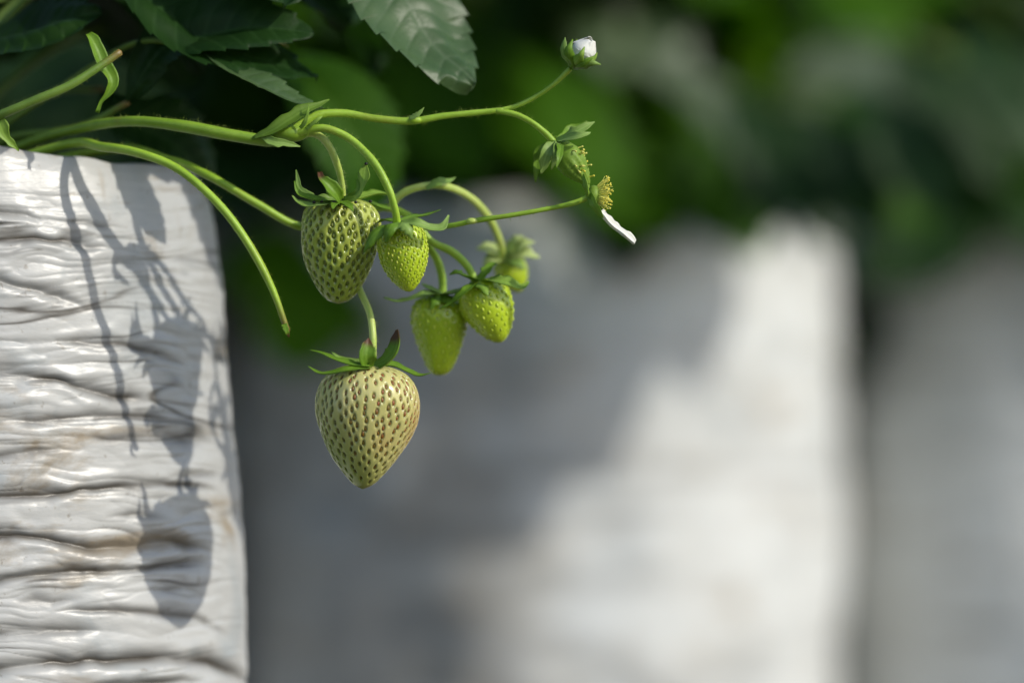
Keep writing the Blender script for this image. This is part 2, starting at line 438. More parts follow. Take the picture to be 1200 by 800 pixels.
# ---- berries
def berry(name, label, top, tip, R, prof, n_seed, seed_len, pit_depth, mats, group='strawberries ripening on the overhanging truss', proud=0.3,
          tone=None, blush=None, nth=300, nt=240, spin=0.0, squash=1.0, seedtone=None, lump=0.035, pit_w=0.75, sn=0):
    top = np.asarray(top); tip = np.asarray(tip)
    ax = tip - top; L = np.linalg.norm(ax); ax = ax / L
    X = unit(np.cross(np.array([0, 1.0, 0]), ax)); Y = np.cross(ax, X)      # X: across picture, Y: depth
    if X[0] < 0: X, Y = -X, -Y
    tt = np.linspace(0, 1, 400)
    pr = smooth_path(np.array(prof, float), 400)
    rr = np.maximum(pr[:, 1], 0) * R; zz = pr[:, 0] * L
    s = np.concatenate([[0], np.cumsum(np.hypot(np.diff(rr), np.diff(zz)))])
    area = np.concatenate([[0], np.cumsum(0.5 * (rr[1:] + rr[:-1]) * np.diff(s))]); A = area / area[-1]
    # grid
    sg = np.linspace(0, s[-1], nt); rg = np.interp(sg, s, rr); zg = np.interp(sg, s, zz)
    th = np.linspace(0, 2 * math.pi, nth, endpoint=False)
    # seeds
    rng = np.random.default_rng(100 + sn)
    k = np.arange(n_seed)
    a_s = (k + 0.5) / n_seed * 0.93 + 0.055
    ss = np.interp(a_s, A, s) + rng.normal(0, seed_len * 0.12, n_seed)
    ss = np.clip(ss, s[-1] * 0.02, s[-1] * 0.992)
    ts = (k * 2.399963 + spin + rng.normal(0, 0.035, n_seed)) % (2 * math.pi)
    rs = np.interp(ss, s, rr); zs = np.interp(ss, s, zz)
    size = np.clip(0.62 + 0.5 * rs / R, 0.5, 1.08) * rng.uniform(0.82, 1.12, n_seed)
    pit = np.zeros((nt, nth))
    for i in range(n_seed):
        lo = np.searchsorted(sg, ss[i] - seed_len * 3); hi = np.searchsorted(sg, ss[i] + seed_len * 3)
        if hi <= lo: continue
        dth = (th[None, :] - ts[i] + math.pi) % (2 * math.pi) - math.pi
        dx = dth * np.maximum(rg[lo:hi], 1e-5)[:, None] / (seed_len * size[i] * pit_w)
        dy = (sg[lo:hi] - ss[i])[:, None] / (seed_len * size[i] * 1.15)
        d2 = dx ** 2 + dy ** 2
        pit[lo:hi] = np.maximum(pit[lo:hi], np.exp(-d2 ** 1.3))
    lum = 1 + lump * vnoise(np.cos(th)[None, :] * 1.8 + 5 + sn + zg[:, None] / L * 2.2, np.sin(th)[None, :] * 1.8 + 9 + zg[:, None] / L * 2.5)
    rad = rg[:, None] * lum
    nz = np.gradient(rg) ; nr = np.gradient(zg)
    nl = np.hypot(nz, nr) + 1e-12
    nr, nz = nr / nl, -nz / nl
    disp = -pit_depth * pit
    r2 = np.maximum(rad + disp * nr[:, None], 0.00001); z2 = zg[:, None] + disp * nz[:, None]
    V = top + X * (r2 * np.cos(th))[..., None] + Y * (r2 * np.sin(th) * squash)[..., None] + ax * z2[..., None]
    F = grid_faces(nt, nth, True)[:, ::-1]
    ton = np.clip(tone(np.cos(th)[None, :] * np.ones((nt, 1)), zg[:, None] / L * np.ones((1, nth))) if tone else np.ones((nt, nth)), 0, 1)
    blu = np.clip(blush(np.cos(th)[None, :] * np.ones((nt, 1)), zg[:, None] / L * np.ones((1, nth))) if blush else np.zeros((nt, nth)), 0, 1)
    Vs = [V.reshape(-1, 3)]; Fs = [F]; fm = [np.zeros(len(F), int)]
    at = [ton.ravel()]; pa = [pit.ravel()]; bl = [blu.ravel()]
    # achenes : little teardrops lying along the meridian, sunk in their pits
    a1 = np.linspace(0, 2 * math.pi, 8, endpoint=False); b1 = np.linspace(0.12, math.pi - 0.12, 7)
    ex = (np.sin(b1)[:, None] * np.cos(a1)[None, :]); ey = (np.sin(b1)[:, None] * np.sin(a1)[None, :]); ez = np.cos(b1)[:, None] * np.ones((1, 8))
    taper = 1 - 0.28 * ez
    gf = grid_faces(7, 8, True)
    off = len(Vs[0])
    for i in range(n_seed):
        j = min(np.searchsorted(s, ss[i]), 398)
        tr, tz = rr[j + 1] - rr[j - 1], zz[j + 1] - zz[j - 1]
        l = math.hypot(tr, tz) + 1e-12; tr, tz = tr / l, tz / l
        c, sn_ = math.cos(ts[i]), math.sin(ts[i])
        rad_d = X * c + Y * sn_ * squash; tan_d = -X * sn_ + Y * c
        mer = rad_d * tr + ax * tz; nor = rad_d * tz - ax * tr
        lum_i = 1 + lump * vnoise(np.array([c * 1.8 + 5 + sn + zs[i] / L * 2.2]), np.array([sn_ * 1.8 + 9 + zs[i] / L * 2.5]))[0]
        cpos = top + rad_d * rs[i] * lum_i + ax * zs[i] + nor * (-pit_depth + seed_len * size[i] * proud)
        sl = seed_len * size[i]
        pts = cpos + tan_d * (ex * taper * sl * 0.46)[..., None] + nor * (ey * taper * sl * 0.36)[..., None] - mer * (ez * sl * 0.78)[..., None]
        Vs.append(pts.reshape(-1, 3)); Fs.append(gf + off); off += 56
        fm.append(np.ones(len(gf), int))
        st = seedtone(c, zs[i] / L, rng) if seedtone else rng.random()
        at.append(np.full(56, st)); pa.append(np.zeros(56)); bl.append(np.zeros(56))
    root = thing(name, top, label, 'strawberry', group)
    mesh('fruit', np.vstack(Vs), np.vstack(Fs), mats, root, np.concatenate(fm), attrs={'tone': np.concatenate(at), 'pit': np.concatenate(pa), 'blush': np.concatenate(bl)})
    return root

def ellipsoid(name, c, r, mat, parent, n=10):
    th = np.linspace(0, 2 * math.pi, n, endpoint=False); ph = np.linspace(0.05, math.pi - 0.05, n)
    V = np.stack([np.sin(ph)[:, None] * np.cos(th), np.sin(ph)[:, None] * np.sin(th), np.cos(ph)[:, None] * np.ones(n)], -1).reshape(-1, 3)
    return mesh(name, np.asarray(c) + V * np.asarray(r), grid_faces(n, n, True), mat, parent, attrs={'tip': np.zeros(n * n), 'vein': np.zeros(n * n)})

# ================================================================== setting
g = 60.0
gv = np.array([[-g, -g, 0], [g, -g, 0], [g, g, 0], [-g, g, 0]])
o = mesh('ground', gv, np.array([[0, 1, 2, 3]]), M['ground'], smooth=False)
tag(o, kind='structure')

# ================================================================== grow bags
def bag_surface(cx, cy, rx, ry, ztop, thetas, zs, wr, top_fn, taper_fn):
    """outer wall from the ground up, over the rim and 3 cm down the inside"""
    nz, nt = len(zs), len(thetas)
    c, s = np.cos(thetas), np.sin(thetas)
    rows = []; crease = []
    for z in zs:
        rows.append(z)
    Z = np.array(zs)[:, None] * np.ones((1, nt))
    zt = top_fn(thetas)[None, :]
    Zr = Z * (zt / ztop)
    k = taper_fn(Z)
    Xp = cx + rx * k * c; Yp = cy + ry * k * s
    w, cr = wr(Xp, Yp, Zr, thetas)
    # outward normal of the ellipse
    nx, ny = c / rx, s / ry
    l = np.hypot(nx, ny); nx, ny = nx / l, ny / l
    V = np.stack([Xp + nx * w, Yp + ny * w, Zr + 0 * w], -1)
    # inside lip
    lip = []
    for d, kk in ((0.0005, 0.985), (-0.001, 0.965), (-0.006, 0.955), (-0.03, 0.95)):
        q = V[-1].copy()
        q[:, 0] = cx + (q[:, 0] - cx) * kk; q[:, 1] = cy + (q[:, 1] - cy) * kk; q[:, 2] += d
        lip.append(q)
    V = np.concatenate([V, np.array(lip)])
    cr = np.concatenate([cr, np.zeros((4, nt))])
    return V.reshape(-1, 3), grid_faces(nz + 4, nt, True), cr.ravel()

def soil_disc(cx, cy, rx, ry, z, parent):
    n, m = 60, 14
    th = np.linspace(0, 2 * math.pi, n, endpoint=False); r = np.linspace(0.001, 1, m)
    X = cx + rx * r[:, None] * np.cos(th); Y = cy + ry * r[:, None] * np.sin(th)
    Z = z + 0.006 * vnoise(X * 90, Y * 90) + 0.012 * (1 - r[:, None] ** 2)
    return mesh('soil', np.stack([X, Y, Z], -1).reshape(-1, 3), grid_faces(m, n, True), M['soil'], parent)

# ---- the near bag
CX, CY, RX, RY = (-290 - 600) * PX, 0.074, 0.140, 0.085
ZT = 0.3585
def px_of(X, Y): return 600 + X / (PX * (D + Y) / D)
def py_of(Z, Y): return 400 - (Z - H) / (PX * (D + Y) / D)
# creases seen on the film: polyline in photo pixels, depth mm, half width px
CREASES = [
 ([(-80, 246), (0, 247), (30, 250), (48, 258)], 2.6, 3.2), ([(-60, 262), (0, 263), (30, 262)], 2.0, 3.0),
 ([(-60, 284), (0, 281), (40, 278), (90, 285), (130, 292)], 1.8, 4.0), ([(60, 262), (110, 262), (150, 270)], 0.9, 4),
 ([(-80, 326), (0, 330), (40, 340), (80, 352), (100, 358)], 2.4, 5.0),
 ([(60, 398), (105, 403), (150, 404), (175, 412), (215, 428)], 1.6, 4.0),
 ([(-80, 438), (0, 438), (50, 441), (90, 452), (130, 464), (180, 470)], 2.6, 5.0),
 ([(0, 492), (40, 494), (110, 486), (170, 488), (200, 494)], 1.5, 4.0),
 ([(-60, 540), (0, 534), (40, 527), (75, 524)], 1.8, 4.5), ([(100, 516), (150, 512), (220, 516), (245, 522)], 1.0, 4),
 ([(-60, 582), (0, 580), (60, 578), (110, 574), (160, 568), (215, 566), (250, 572)], 2.2, 4.0),
 ([(-60, 622), (0, 627), (60, 632), (90, 641), (150, 640), (200, 634), (230, 640), (252, 648)], 3.0, 4.5),
 ([(-60, 686), (0, 681), (50, 674), (100, 668), (170, 666), (220, 660), (250, 660)], 2.8, 4.0),
 ([(60, 716), (110, 714), (160, 716), (230, 724), (270, 745)], 1.4, 4.0),
 ([(-60, 742), (0, 742), (60, 738), (120, 740)], 1.4, 5),
 ([(-80, 790), (0, 785), (60, 776), (120, 773), (190, 770), (245, 774), (275, 788), (300, 806)], 3.4, 4.5),
 ([(100, 804), (160, 798), (210, 795), (240, 800)], 2.0, 3.5),
 ([(120, 604), (160, 600), (200, 606)], 1.0, 3.5), ([(175, 695), (215, 690), (240, 700)], 1.0, 3.5),
 ([(190, 555), (225, 558), (262, 556)], 1.2, 3.5), ([(10, 700), (60, 706), (100, 700)], 1.0, 5),
]
def near_wrinkle(X, Y, Z, th):
    px = px_of(X, Y); py = py_of(Z, Y)
    warp = 14 * vnoise(px / 150 + 3, py / 70 + 8) + 5 * vnoise(px / 45, py / 30)
    q = py + warp
    calm = np.clip((py - 195) / 90, 0.12, 1)                        # film is tight by the rim
    edge = np.clip((330 - px) / 120, 0.35, 1)
    n1 = vnoise(px / 230 + 1.7, q / 30) + 0.35 * vnoise(px / 90 + 31, q / 17 + 5)
    n2 = vnoise(px / 120 + 7, q / 12.5) + 0.4 * vnoise(px / 40 + 3, q / 9 + 25)
    n3 = vnoise(px / 60 + 17, q / 7.5 + 40) + 0.4 * vnoise((px + 2 * q) / 26, q / 6)
    # taut bands of film meeting in sharp valleys
    w = -0.0004 + 0.0006 * np.abs(n1) ** 0.75 + 0.00045 * np.abs(n2) ** 0.75 * (0.4 + 0.6 * np.clip(vnoise(px / 110 + 50, q / 60) + 0.5, 0, 1))
    w += 0.00030 * np.abs(n3) ** 0.8 * np.clip(vnoise(px / 80 + 70, q / 50) + 0.4, 0, 1)
    w += 0.0007 * vnoise(px / 150 + 80, py / 70) + 0.0004 * np.abs(vnoise((px - 1.6 * py) / 95 + 12, (py + 0.5 * px) / 60 + 7)) ** 0.8
    side = np.clip((px - 120) / 90, 0, 1)
    w += side * (0.00055 * np.abs(vnoise(px / 48 + 90, q / 9 + 3)) ** 0.8 + 0.0003 * vnoise(px / 30 + 60, q / 14 + 9))
    w *= calm * edge
    cr = np.zeros_like(w)
    for pts, dep, hw in CREASES:
        P_ = np.array(pts, float)
        yy = np.interp(px, P_[:, 0], P_[:, 1])
        yy = yy + 2.2 * vnoise(px / 22 + dep * 13, np.full_like(px, dep * 5 + pts[0][1]))
        fade = np.clip((px - P_[0, 0]) / 30, 0, 1) * np.clip((P_[-1, 0] - px) / 30, 0, 1)
        hwv = 1.1 * hw * (0.7 + 0.6 * fade) * (1 + 0.45 * vnoise(px / 35 + dep * 3, np.full_like(px, pts[0][1] * 0.37)))
        d = (py - yy) / hwv
        m = np.abs(d) < 7
        val = -np.exp(-np.abs(d) ** 1.6) + 0.32 * np.exp(-((d + 2.4) / 1.7) ** 2) + 0.2 * np.exp(-((d - 2.2) / 1.5) ** 2)
        w = w + np.where(m, val * dep * 0.00055 * fade, 0)
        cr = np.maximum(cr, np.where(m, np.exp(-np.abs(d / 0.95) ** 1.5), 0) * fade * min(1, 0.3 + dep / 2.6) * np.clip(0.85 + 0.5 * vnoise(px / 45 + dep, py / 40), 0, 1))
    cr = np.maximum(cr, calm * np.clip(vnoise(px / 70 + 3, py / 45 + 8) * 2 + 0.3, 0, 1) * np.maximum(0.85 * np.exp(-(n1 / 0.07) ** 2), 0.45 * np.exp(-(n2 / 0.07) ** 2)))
    # gathered rim
    w += 0.0008 * np.clip((230 - py) / 40, 0, 1) * vnoise(px / 30, py / 60 + 2)
    return w, cr
def near_top(th):
    x = CX + RX * 0.93 * np.cos(th); px = px_of(x, 0.03 + 0 * x)
    py = np.interp(px, [-600, -100, 0, 60, 150, 240, 300], [160, 158, 166, 178, 189, 191, 200])
    front = np.sin(th) < 0.2
    z = H + (400 - py) * PX * 1.02
    z = np.where(front, z, H + 0.055)
    return z + 0.0008 * vnoise(th * 9, th * 0 + 3)
def near_taper(Z):
    sc = (D + CY) / D
    py = 400 - (Z - H) / (PX * sc)
    edge = np.interp(py, [150, 165, 178, 190, 200, 225, 260, 330, 400, 450, 560, 660, 800, 1600], [196, 209, 222, 232, 238, 246, 252, 260, 265, 269, 279, 286, 289, 289])
    return ((edge - 600) * PX * sc - CX) / RX
th1 = np.radians(np.concatenate([np.linspace(-86, 16, 470, endpoint=False), np.linspace(16, 274, 90, endpoint=False)]))
zz1 = np.concatenate([np.linspace(0.0, 0.185, 60, endpoint=False), np.linspace(0.185, ZT, 560)])
V, F, cr = bag_surface(CX, CY, RX, RY, ZT, th1, zz1, near_wrinkle, near_top, near_taper)
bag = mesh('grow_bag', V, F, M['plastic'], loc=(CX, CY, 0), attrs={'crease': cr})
tag(bag, 'sharply wrinkled white plastic grow bag directly below the fruiting strawberry plant', 'grow bag', 'white grow bags set out in rows')
soil_disc(CX, CY, RX * 0.86, RY * 0.86, 0.335, bag)

# ---- the bags of the row behind
def far_wrinkle(X, Y, Z, th):
    a = th[None, :] * 6.0 + 0 * Z
    q = Z * 1000
    w = 0.0035 * vnoise(a * 0.6 + 3, q / 60) + 0.002 * vnoise(a, q / 22 + 5) + 0.0012 * (1 - np.abs(vnoise(a * 0.8 + 9, q / 14)))
    cr = np.clip(vnoise(a * 0.5 + 60, q / 9) - 0.55, 0, 1) * 1.2
    return w, cr
R2 = 0.165
zz2 = np.linspace(0, 0.372, 150)
th2 = np.radians(np.linspace(0, 360, 200, endpoint=False))
V, F, cr = bag_surface(0, 0, R2, R2, 0.372, th2, zz2, far_wrinkle, lambda t: 0.372 + 0.004 * vnoise(t * 3, t * 0), lambda Z: np.interp(Z, [0, 0.02, 0.3, 0.345, 0.36, 0.372], [0.94, 0.99, 1.0, 0.985, 0.955, 0.90]))
C2 = 0.95
def far_x(px, c=None): return (px - 600) * PX * (D + (c or C2)) / D
C3 = C2 + 0.17
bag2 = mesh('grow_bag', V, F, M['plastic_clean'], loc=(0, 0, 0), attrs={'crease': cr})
soil_disc(0, 0, R2 * 0.86, R2 * 0.86, 0.352, bag2)
far_bags = []
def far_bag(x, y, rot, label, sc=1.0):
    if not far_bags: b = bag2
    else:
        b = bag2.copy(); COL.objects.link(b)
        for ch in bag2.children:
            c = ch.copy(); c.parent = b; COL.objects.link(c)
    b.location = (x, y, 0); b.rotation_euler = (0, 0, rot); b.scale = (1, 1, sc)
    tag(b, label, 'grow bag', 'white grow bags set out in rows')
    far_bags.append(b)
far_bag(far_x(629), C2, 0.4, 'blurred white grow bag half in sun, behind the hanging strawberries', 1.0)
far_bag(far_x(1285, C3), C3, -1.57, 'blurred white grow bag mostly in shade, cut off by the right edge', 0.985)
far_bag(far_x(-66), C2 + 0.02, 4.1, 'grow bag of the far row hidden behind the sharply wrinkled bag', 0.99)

# ================================================================== fruiting plant
CROWN = np.array([CX + 0.03, CY - 0.005, 0.345])
plant = thing('strawberry_plant', CROWN, 'strawberry plant with a truss of unripe fruit arching over the sharply wrinkled bag', 'strawberry plant', 'strawberry plants growing in the bags')
ST, SP, TH = M['stem'], M['stem_pale'], M['stem_thick']
crown_bottom = CROWN
def pp(*pts): return np.array([p if isinstance(p, np.ndarray) else P(*p) for p in pts])
# main fruiting stem and its node
tube('peduncle', pp(CROWN, (20, 172, 50), (90, 151, 26), (150, 142, 12), (210, 147, 5), (270, 158, 1), (318, 165, 0), (338, 160, 0)), [7, 6, 5.2, 5.4, 6, 6.6, 7.5, 6.5], TH, plant, hairs=5)
node = ellipsoid('stem_node', P(340, 156, 0), np.array([22, 14, 11]) * PX, TH, plant, 14)
blade('bract', pp((296, 163, -2), (322, 152, -4), (350, 134, -3), (372, 124, -1), (386, 117, 1)), [2, 7, 9.5, 6, 1], M['sepal_olive'], plant, hint=(0, -0.8, 0.6), cup=0.5)
blade('bract', pp((306, 160, -3), (320, 166, -5), (335, 168, -5), (352, 172, -4)), [2, 6, 4, 0.6], M['sepal_pale'], plant, hint=(0, -1, 0.2), cup=0.5)
blade('bract', pp((352, 150, -4), (358, 142, -5), (361, 130, -5), (362, 122, -4)), [2.5, 2.5, 1.5, 0.4], M['sepal_lime'], plant)
blade('bract', pp((360, 152, -4), (368, 144, -5), (374, 139, -5), (378, 136, -4)), [2.5, 2, 2.2, 0.4], M['sepal_lime'], plant)
# to the bud and the first flower
tube('peduncle', pp((345, 150, 0), (372, 135, 1), (405, 133, 2), (440, 139, 2), (482, 142, 2), (520, 136, 2), (560, 132, 2), (590, 129, 2)), [6, 5, 4.4, 4.4, 4.2, 3.9, 3.6, 3.2], ST, plant, hairs=4)
ellipsoid('stem_node', P(486, 141, 1.5), np.array([9, 6, 5]) * PX, ST, plant, 12)
blade('bract', pp((480, 139, -1), (490, 134, -2), (497, 126, -2)), [2.5, 3, 0.4], M['sepal_pale'], plant)
tube('pedicel', pp((582, 130, 2), (606, 124, 2), (630, 112, 3), (650, 98, 3), (668, 81, 3)), [3.0, 2.7, 2.5, 2.6, 3.2], ST, plant, hairs=4)
tube('pedicel', pp((582, 130, 2), (604, 134, 1), (624, 144, 0), (640, 157, 0), (650, 168, 0)), [3.2, 3.4, 3.5, 3.7, 4.2], ST, plant, hairs=4)
# arch to the lime berry, and the stalk of the speckled green berry
tube('pedicel', pp((338, 160, -1), (362, 152, -3), (384, 151, -4), (412, 164, -4), (438, 190, -7), (455, 220, -8), (463, 245, -7), (466, 264, -4)), [4.5, 4.8, 4.7, 4.6, 4.6, 4.5, 4.2, 4.8], ST, plant, hairs=4)
tube('pedicel', pp((350, 158, 2), (370, 157, 0), (385, 170, -1), (396, 195, 2), (401, 218, 5), (402, 240, 8)), [4.5, 4.3, 4.2, 4.1, 3.6, 3.4], SP, plant, hairs=4)
# stalk of the cream berry, passing behind the speckled one
tube('pedicel', pp((372, 267, 25), (392, 273, 24), (408, 300, 19), (421, 338, 9), (433, 366, 3), (437, 395, 0), (436, 430, 0)), [4.2, 4.2, 4.2, 4.2, 4.3, 4.4, 4.3, 4.6], SP, plant, hairs=3)
# lower fruiting stem behind and its branches
tube('peduncle', pp(CROWN + np.array([0.01, 0, 0]), (120, 176, 45), (200, 188, 26), (245, 206, 18), (300, 238, 17), (350, 265, 20), (400, 268, 28), (445, 244, 26), (480, 254, 22), (495, 268, 20)), [6.5, 6, 5.8, 5.6, 5.4, 5.2, 5, 4.6, 4.4, 4], ST, plant, hairs=3)
tube('pedicel', pp((455, 246, 24), (470, 228, 22), (492, 219, 22), (520, 218, 26), (550, 231, 34), (573, 256, 44), (586, 284, 52), (590, 306, 58)), [4.2, 4.5, 4.6, 4.8, 4.8, 4.7, 4.5, 4.5], SP, plant, hairs=2)
blade('bract', pp((500, 221, 20), (514, 214, 20), (526, 212, 22), (534, 208, 24)), [3, 6, 4, 0.5], M['sepal_pale'], plant, hint=(0, -1, 0.8))
tube('pedicel', pp((488, 262, 18), (502, 267, 12), (530, 264, 7), (560, 258, 4), (600, 252, 2), (645, 244, 1), (672, 238, 0), (690, 231, 0)), [3.2, 3.2, 3.1, 3.3, 2.9, 2.8, 3.0, 3.6], ST, plant, hairs=4)
ellipsoid('stem_node', P(553, 259, 3.5), np.array([7, 5, 3.8]) * PX, SP, plant, 10)
tube('pedicel', pp((490, 264, 19), (506, 283, 20), (530, 295, 21), (548, 312, 21), (558, 332, 21)), [4.2, 4.6, 4.8, 4.8, 5.0], ST, plant, hairs=2)
tube('pedicel', pp((490, 264, 20), (502, 288, 25), (512, 304, 28), (518, 324, 29), (519, 346, 29)), [4.2, 4.6, 4.8, 4.8, 5.0], ST, plant, hairs=2)
# bare drooping runner-like stem, its fruit gone
tube('peduncle', pp(CROWN + np.array([0.01, -0.02, 0]), (70, 171, 28), (120, 172, 12), (165, 180, 4), (210, 199, 0), (255, 238, -3), (290, 284, -4), (318, 336, -4), (337, 388, -3)), [6.5, 6, 5.6, 5.4, 5.4, 5.2, 5.0, 4.6, 3.4], M['stem_cut'], plant, hairs=3)
blade('bract', pp((333, 380, -4), (336, 388, -5), (339, 395, -4)), [3.2, 3, 0.6], M['sepal'], plant, tipdark=0.4)
# leaf stalks at the upper left
tube('petiole', pp((-170, 200, 30), (-60, 160, 6), (0, 135, -4), (40, 118, -6), (80, 101, -6), (115, 79, -4), (141, 61, -2)), [6, 5.6, 5.2, 5.2, 5.2, 5.0, 4.2], M['petiole'], plant, hairs=5)
blade('stipule', pp((103, 40, 4), (113, 56, 3), (122, 78, 3), (131, 95, 2), (126, 110, 2), (118, 120, 2), (113, 132, 2)), [4, 9, 9, 10, 7, 2.5, 2.5], M['sepal'], plant, hint=(0.5, -1, 0.3), cup=0.6)
blade('stipule', pp((-14, 128, -2), (-1, 145, -4), (6, 160, -4), (22, 177, -3)), [3, 8, 6, 1], M['sepal_lime'], plant, cup=0.5)

# leaves of the fruiting plant (each with its own droop); the stalks run back to the crown
def stalk(lf, pts, r=5, mat='petiole'):
    tube('petiole', pts, [r * 1.1, r, r * 0.9, r * 0.8], M[mat], lf, hairs=0, sides=8)
lf = leaf('leaf', pp((404, -112, 52), (434, -52, 40), (486, 24, 30), (523, 71, 25), (552, 105, 22)), 78, (0.30, -0.55, 0.80), M['leaf_grey'], plant, fold=0.14, vein_amp=0.032, wave=0.18, seed=2, nu=200, nv=41, teeth=12, tooth_amp=0.09)
stalk(lf, pp(CROWN, (40, -10, 60), (260, -140, 60), (424, -110, 40)))
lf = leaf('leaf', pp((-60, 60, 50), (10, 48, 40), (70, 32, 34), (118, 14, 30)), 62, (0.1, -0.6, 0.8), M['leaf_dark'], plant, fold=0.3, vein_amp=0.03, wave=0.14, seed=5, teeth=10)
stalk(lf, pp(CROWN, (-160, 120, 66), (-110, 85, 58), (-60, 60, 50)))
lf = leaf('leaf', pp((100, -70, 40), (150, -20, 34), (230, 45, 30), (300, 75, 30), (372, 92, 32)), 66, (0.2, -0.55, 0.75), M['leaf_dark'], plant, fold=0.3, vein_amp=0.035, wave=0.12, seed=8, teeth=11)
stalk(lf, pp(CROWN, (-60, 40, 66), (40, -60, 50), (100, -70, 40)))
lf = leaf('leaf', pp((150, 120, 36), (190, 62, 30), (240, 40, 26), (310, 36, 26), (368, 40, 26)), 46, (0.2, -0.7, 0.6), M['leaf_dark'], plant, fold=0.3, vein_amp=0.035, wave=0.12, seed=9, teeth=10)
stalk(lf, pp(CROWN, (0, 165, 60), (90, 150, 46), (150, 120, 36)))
lf = leaf('leaf', pp((236, 60, 22), (270, 84, 16), (310, 104, 11), (348, 122, 9), (384, 130, 8)), 26, (0.2, -0.35, 0.9), M['leaf_grey'], plant, fold=0.35, vein_amp=0.06, wave=0.10, seed=12, teeth=8)
stalk(lf, pp(CROWN, (60, 110, 52), (160, 50, 34), (236, 60, 22)), 4)
lf = leaf('leaf', pp((330, 60, 190), (370, 100, 180), (405, 150, 175), (428, 200, 175), (440, 245, 178)), 62, (0.35, -0.85, 0.4), M['leaf_mid'], plant, scale_d=175, fold=0.2, vein_amp=0.03, wave=0.08, seed=14, teeth=10)
stalk(lf, pp(CROWN, (60, 60, 130), (220, 20, 190), (330, 60, 190)))
lf = leaf('leaf', pp((120, 105, 80), (150, 140, 76), (200, 168, 76), (246, 215, 78)), 52, (0.3, -0.8, 0.55), M['leaf_dark'], plant, scale_d=76, fold=0.25, vein_amp=0.04, wave=0.1, seed=15, teeth=9)
stalk(lf, pp(CROWN, (-20, 150, 80), (60, 110, 84), (120, 105, 80)))
# further leaves rising over the bag, partly beyond the frame
rs = random.Random(21)
def trifoliate(end, outward, size, mat, parent, seed):
    """three toothed leaflets on a stalk from the crown"""
    out = unit(np.array(outward)); side = unit(np.cross(out, (0, 0, 1)))
    first = None
    for k, (a, l) in enumerate(((0, 1.0), (1.15, 0.86), (-1.15, 0.86))):
        d = out * math.cos(a) + side * math.sin(a)
        e = np.asarray(end)
        droop = rs.uniform(0.25, 0.75)
        path = [e, e + d * size * 0.35 * l + np.array([0, 0, 0.05 * size]), e + d * size * 0.72 * l - np.array([0, 0, droop * 0.22 * size]), e + d * size * 0.98 * l - np.array([0, 0, droop * 0.6 * size])]
        V, F, vein = leaf_data(path, size * 0.40 * l, unit(np.array([0, 0, 1.0]) + 0.3 * d + 0.15 * np.array([rs.gauss(0, 1), rs.gauss(0, 1), 0])), nu=70, nv=17, teeth=10, fold=0.22, vein_amp=0.05, wave=0.12, seed=seed + k)
        m = mesh('leaf' if first is None else 'leaflet', V, F, mat, parent if first is None else first, attrs={'vein': vein})
        first = first or m
    V, F, tip = tube_data([parent_crown, parent_crown * 0.6 + e * 0.4 + np.array([0, 0, 0.03]), e], [0.0014, 0.0012, 0.0009], 7)
    mesh('petiole', V, F, M['petiole'], first, attrs={'tip': tip * 0, 'vein': tip * 0})
parent_crown = CROWN
for k in range(15):
    a = rs.uniform(-0.3, 3.5) if k < 9 else rs.uniform(-2.6, -0.5)
    rad = rs.uniform(0.05, 0.12)
    zz = rs.uniform(0.06, 0.14) if k < 9 else rs.uniform(0.09, 0.15)
    end = CROWN + np.array([math.cos(a) * rad, math.sin(a) * rad * 0.8, zz])
    trifoliate(end, (math.cos(a), math.sin(a), 0), rs.uniform(0.055, 0.075), M['leaf_dark'], plant, 30 + k * 4)

# ================================================================== the berries
prof_heart = [(0.02, 0.0), (0.0, 0.25), (0.015, 0.50), (0.06, 0.74), (0.14, 0.91), (0.25, 0.99), (0.36, 0.995), (0.48, 0.945), (0.62, 0.81), (0.76, 0.61), (0.88, 0.385), (0.965, 0.18), (1.0, 0.0)]
b1 = berry('strawberry', 'largest strawberry, cream white with brown seeds, hanging lowest of all', P(433, 428, 0), P(425, 573, 0), 60.5 * PX, prof_heart, 450, 0.00088, 0.00070,
           [M['berry_cream'], M['seed_brown']], proud=0.28,
           tone=lambda c, z: 1.12 - 0.95 * np.clip((z - 0.36) / 0.60, 0, 1) ** 1.1 + 0.5 * c - 0.15 * (c < -0.5) * (-c - 0.5) * 2,  # greener tip; shading of the left side also put into the tone
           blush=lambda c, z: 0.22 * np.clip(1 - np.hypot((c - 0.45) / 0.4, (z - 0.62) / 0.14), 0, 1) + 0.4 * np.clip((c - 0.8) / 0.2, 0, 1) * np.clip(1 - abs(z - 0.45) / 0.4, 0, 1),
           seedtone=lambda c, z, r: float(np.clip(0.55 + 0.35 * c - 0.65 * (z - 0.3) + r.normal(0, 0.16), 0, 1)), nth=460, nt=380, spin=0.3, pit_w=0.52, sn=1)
SE, SPL, SL = M['sepal'], M['sepal_pale'], M['sepal_lime']
blade('sepal', pp((434, 429, -8), (414, 427, -10), (394, 421, -9), (378, 414, -7), (363, 410, -5)), [6, 5.5, 4.2, 3, 0.6], SE, b1, hint=(0, -0.5, 1), cup=0.4)
blade('sepal', pp((432, 431, -9), (410, 433, -12), (390, 437, -11), (374, 437, -9), (361, 429, -7)), [6, 6, 4.5, 3, 0.6], SE, b1, hint=(0, -0.5, 1), cup=0.4)
blade('sepal', pp((430, 426, 7), (412, 424, 9), (398, 420, 10), (388, 412, 11)), [6, 6, 5, 0.8], SPL, b1, hint=(0, -0.5, 1), cup=0.3)
blade('sepal', pp((431, 431, -6), (429, 420, -9), (430, 408, -9), (432, 396, -8)), [6, 10, 8.5, 1], SE, b1, hint=(0.3, -1, 0.2), cup=0.5, tipdark=0.3)
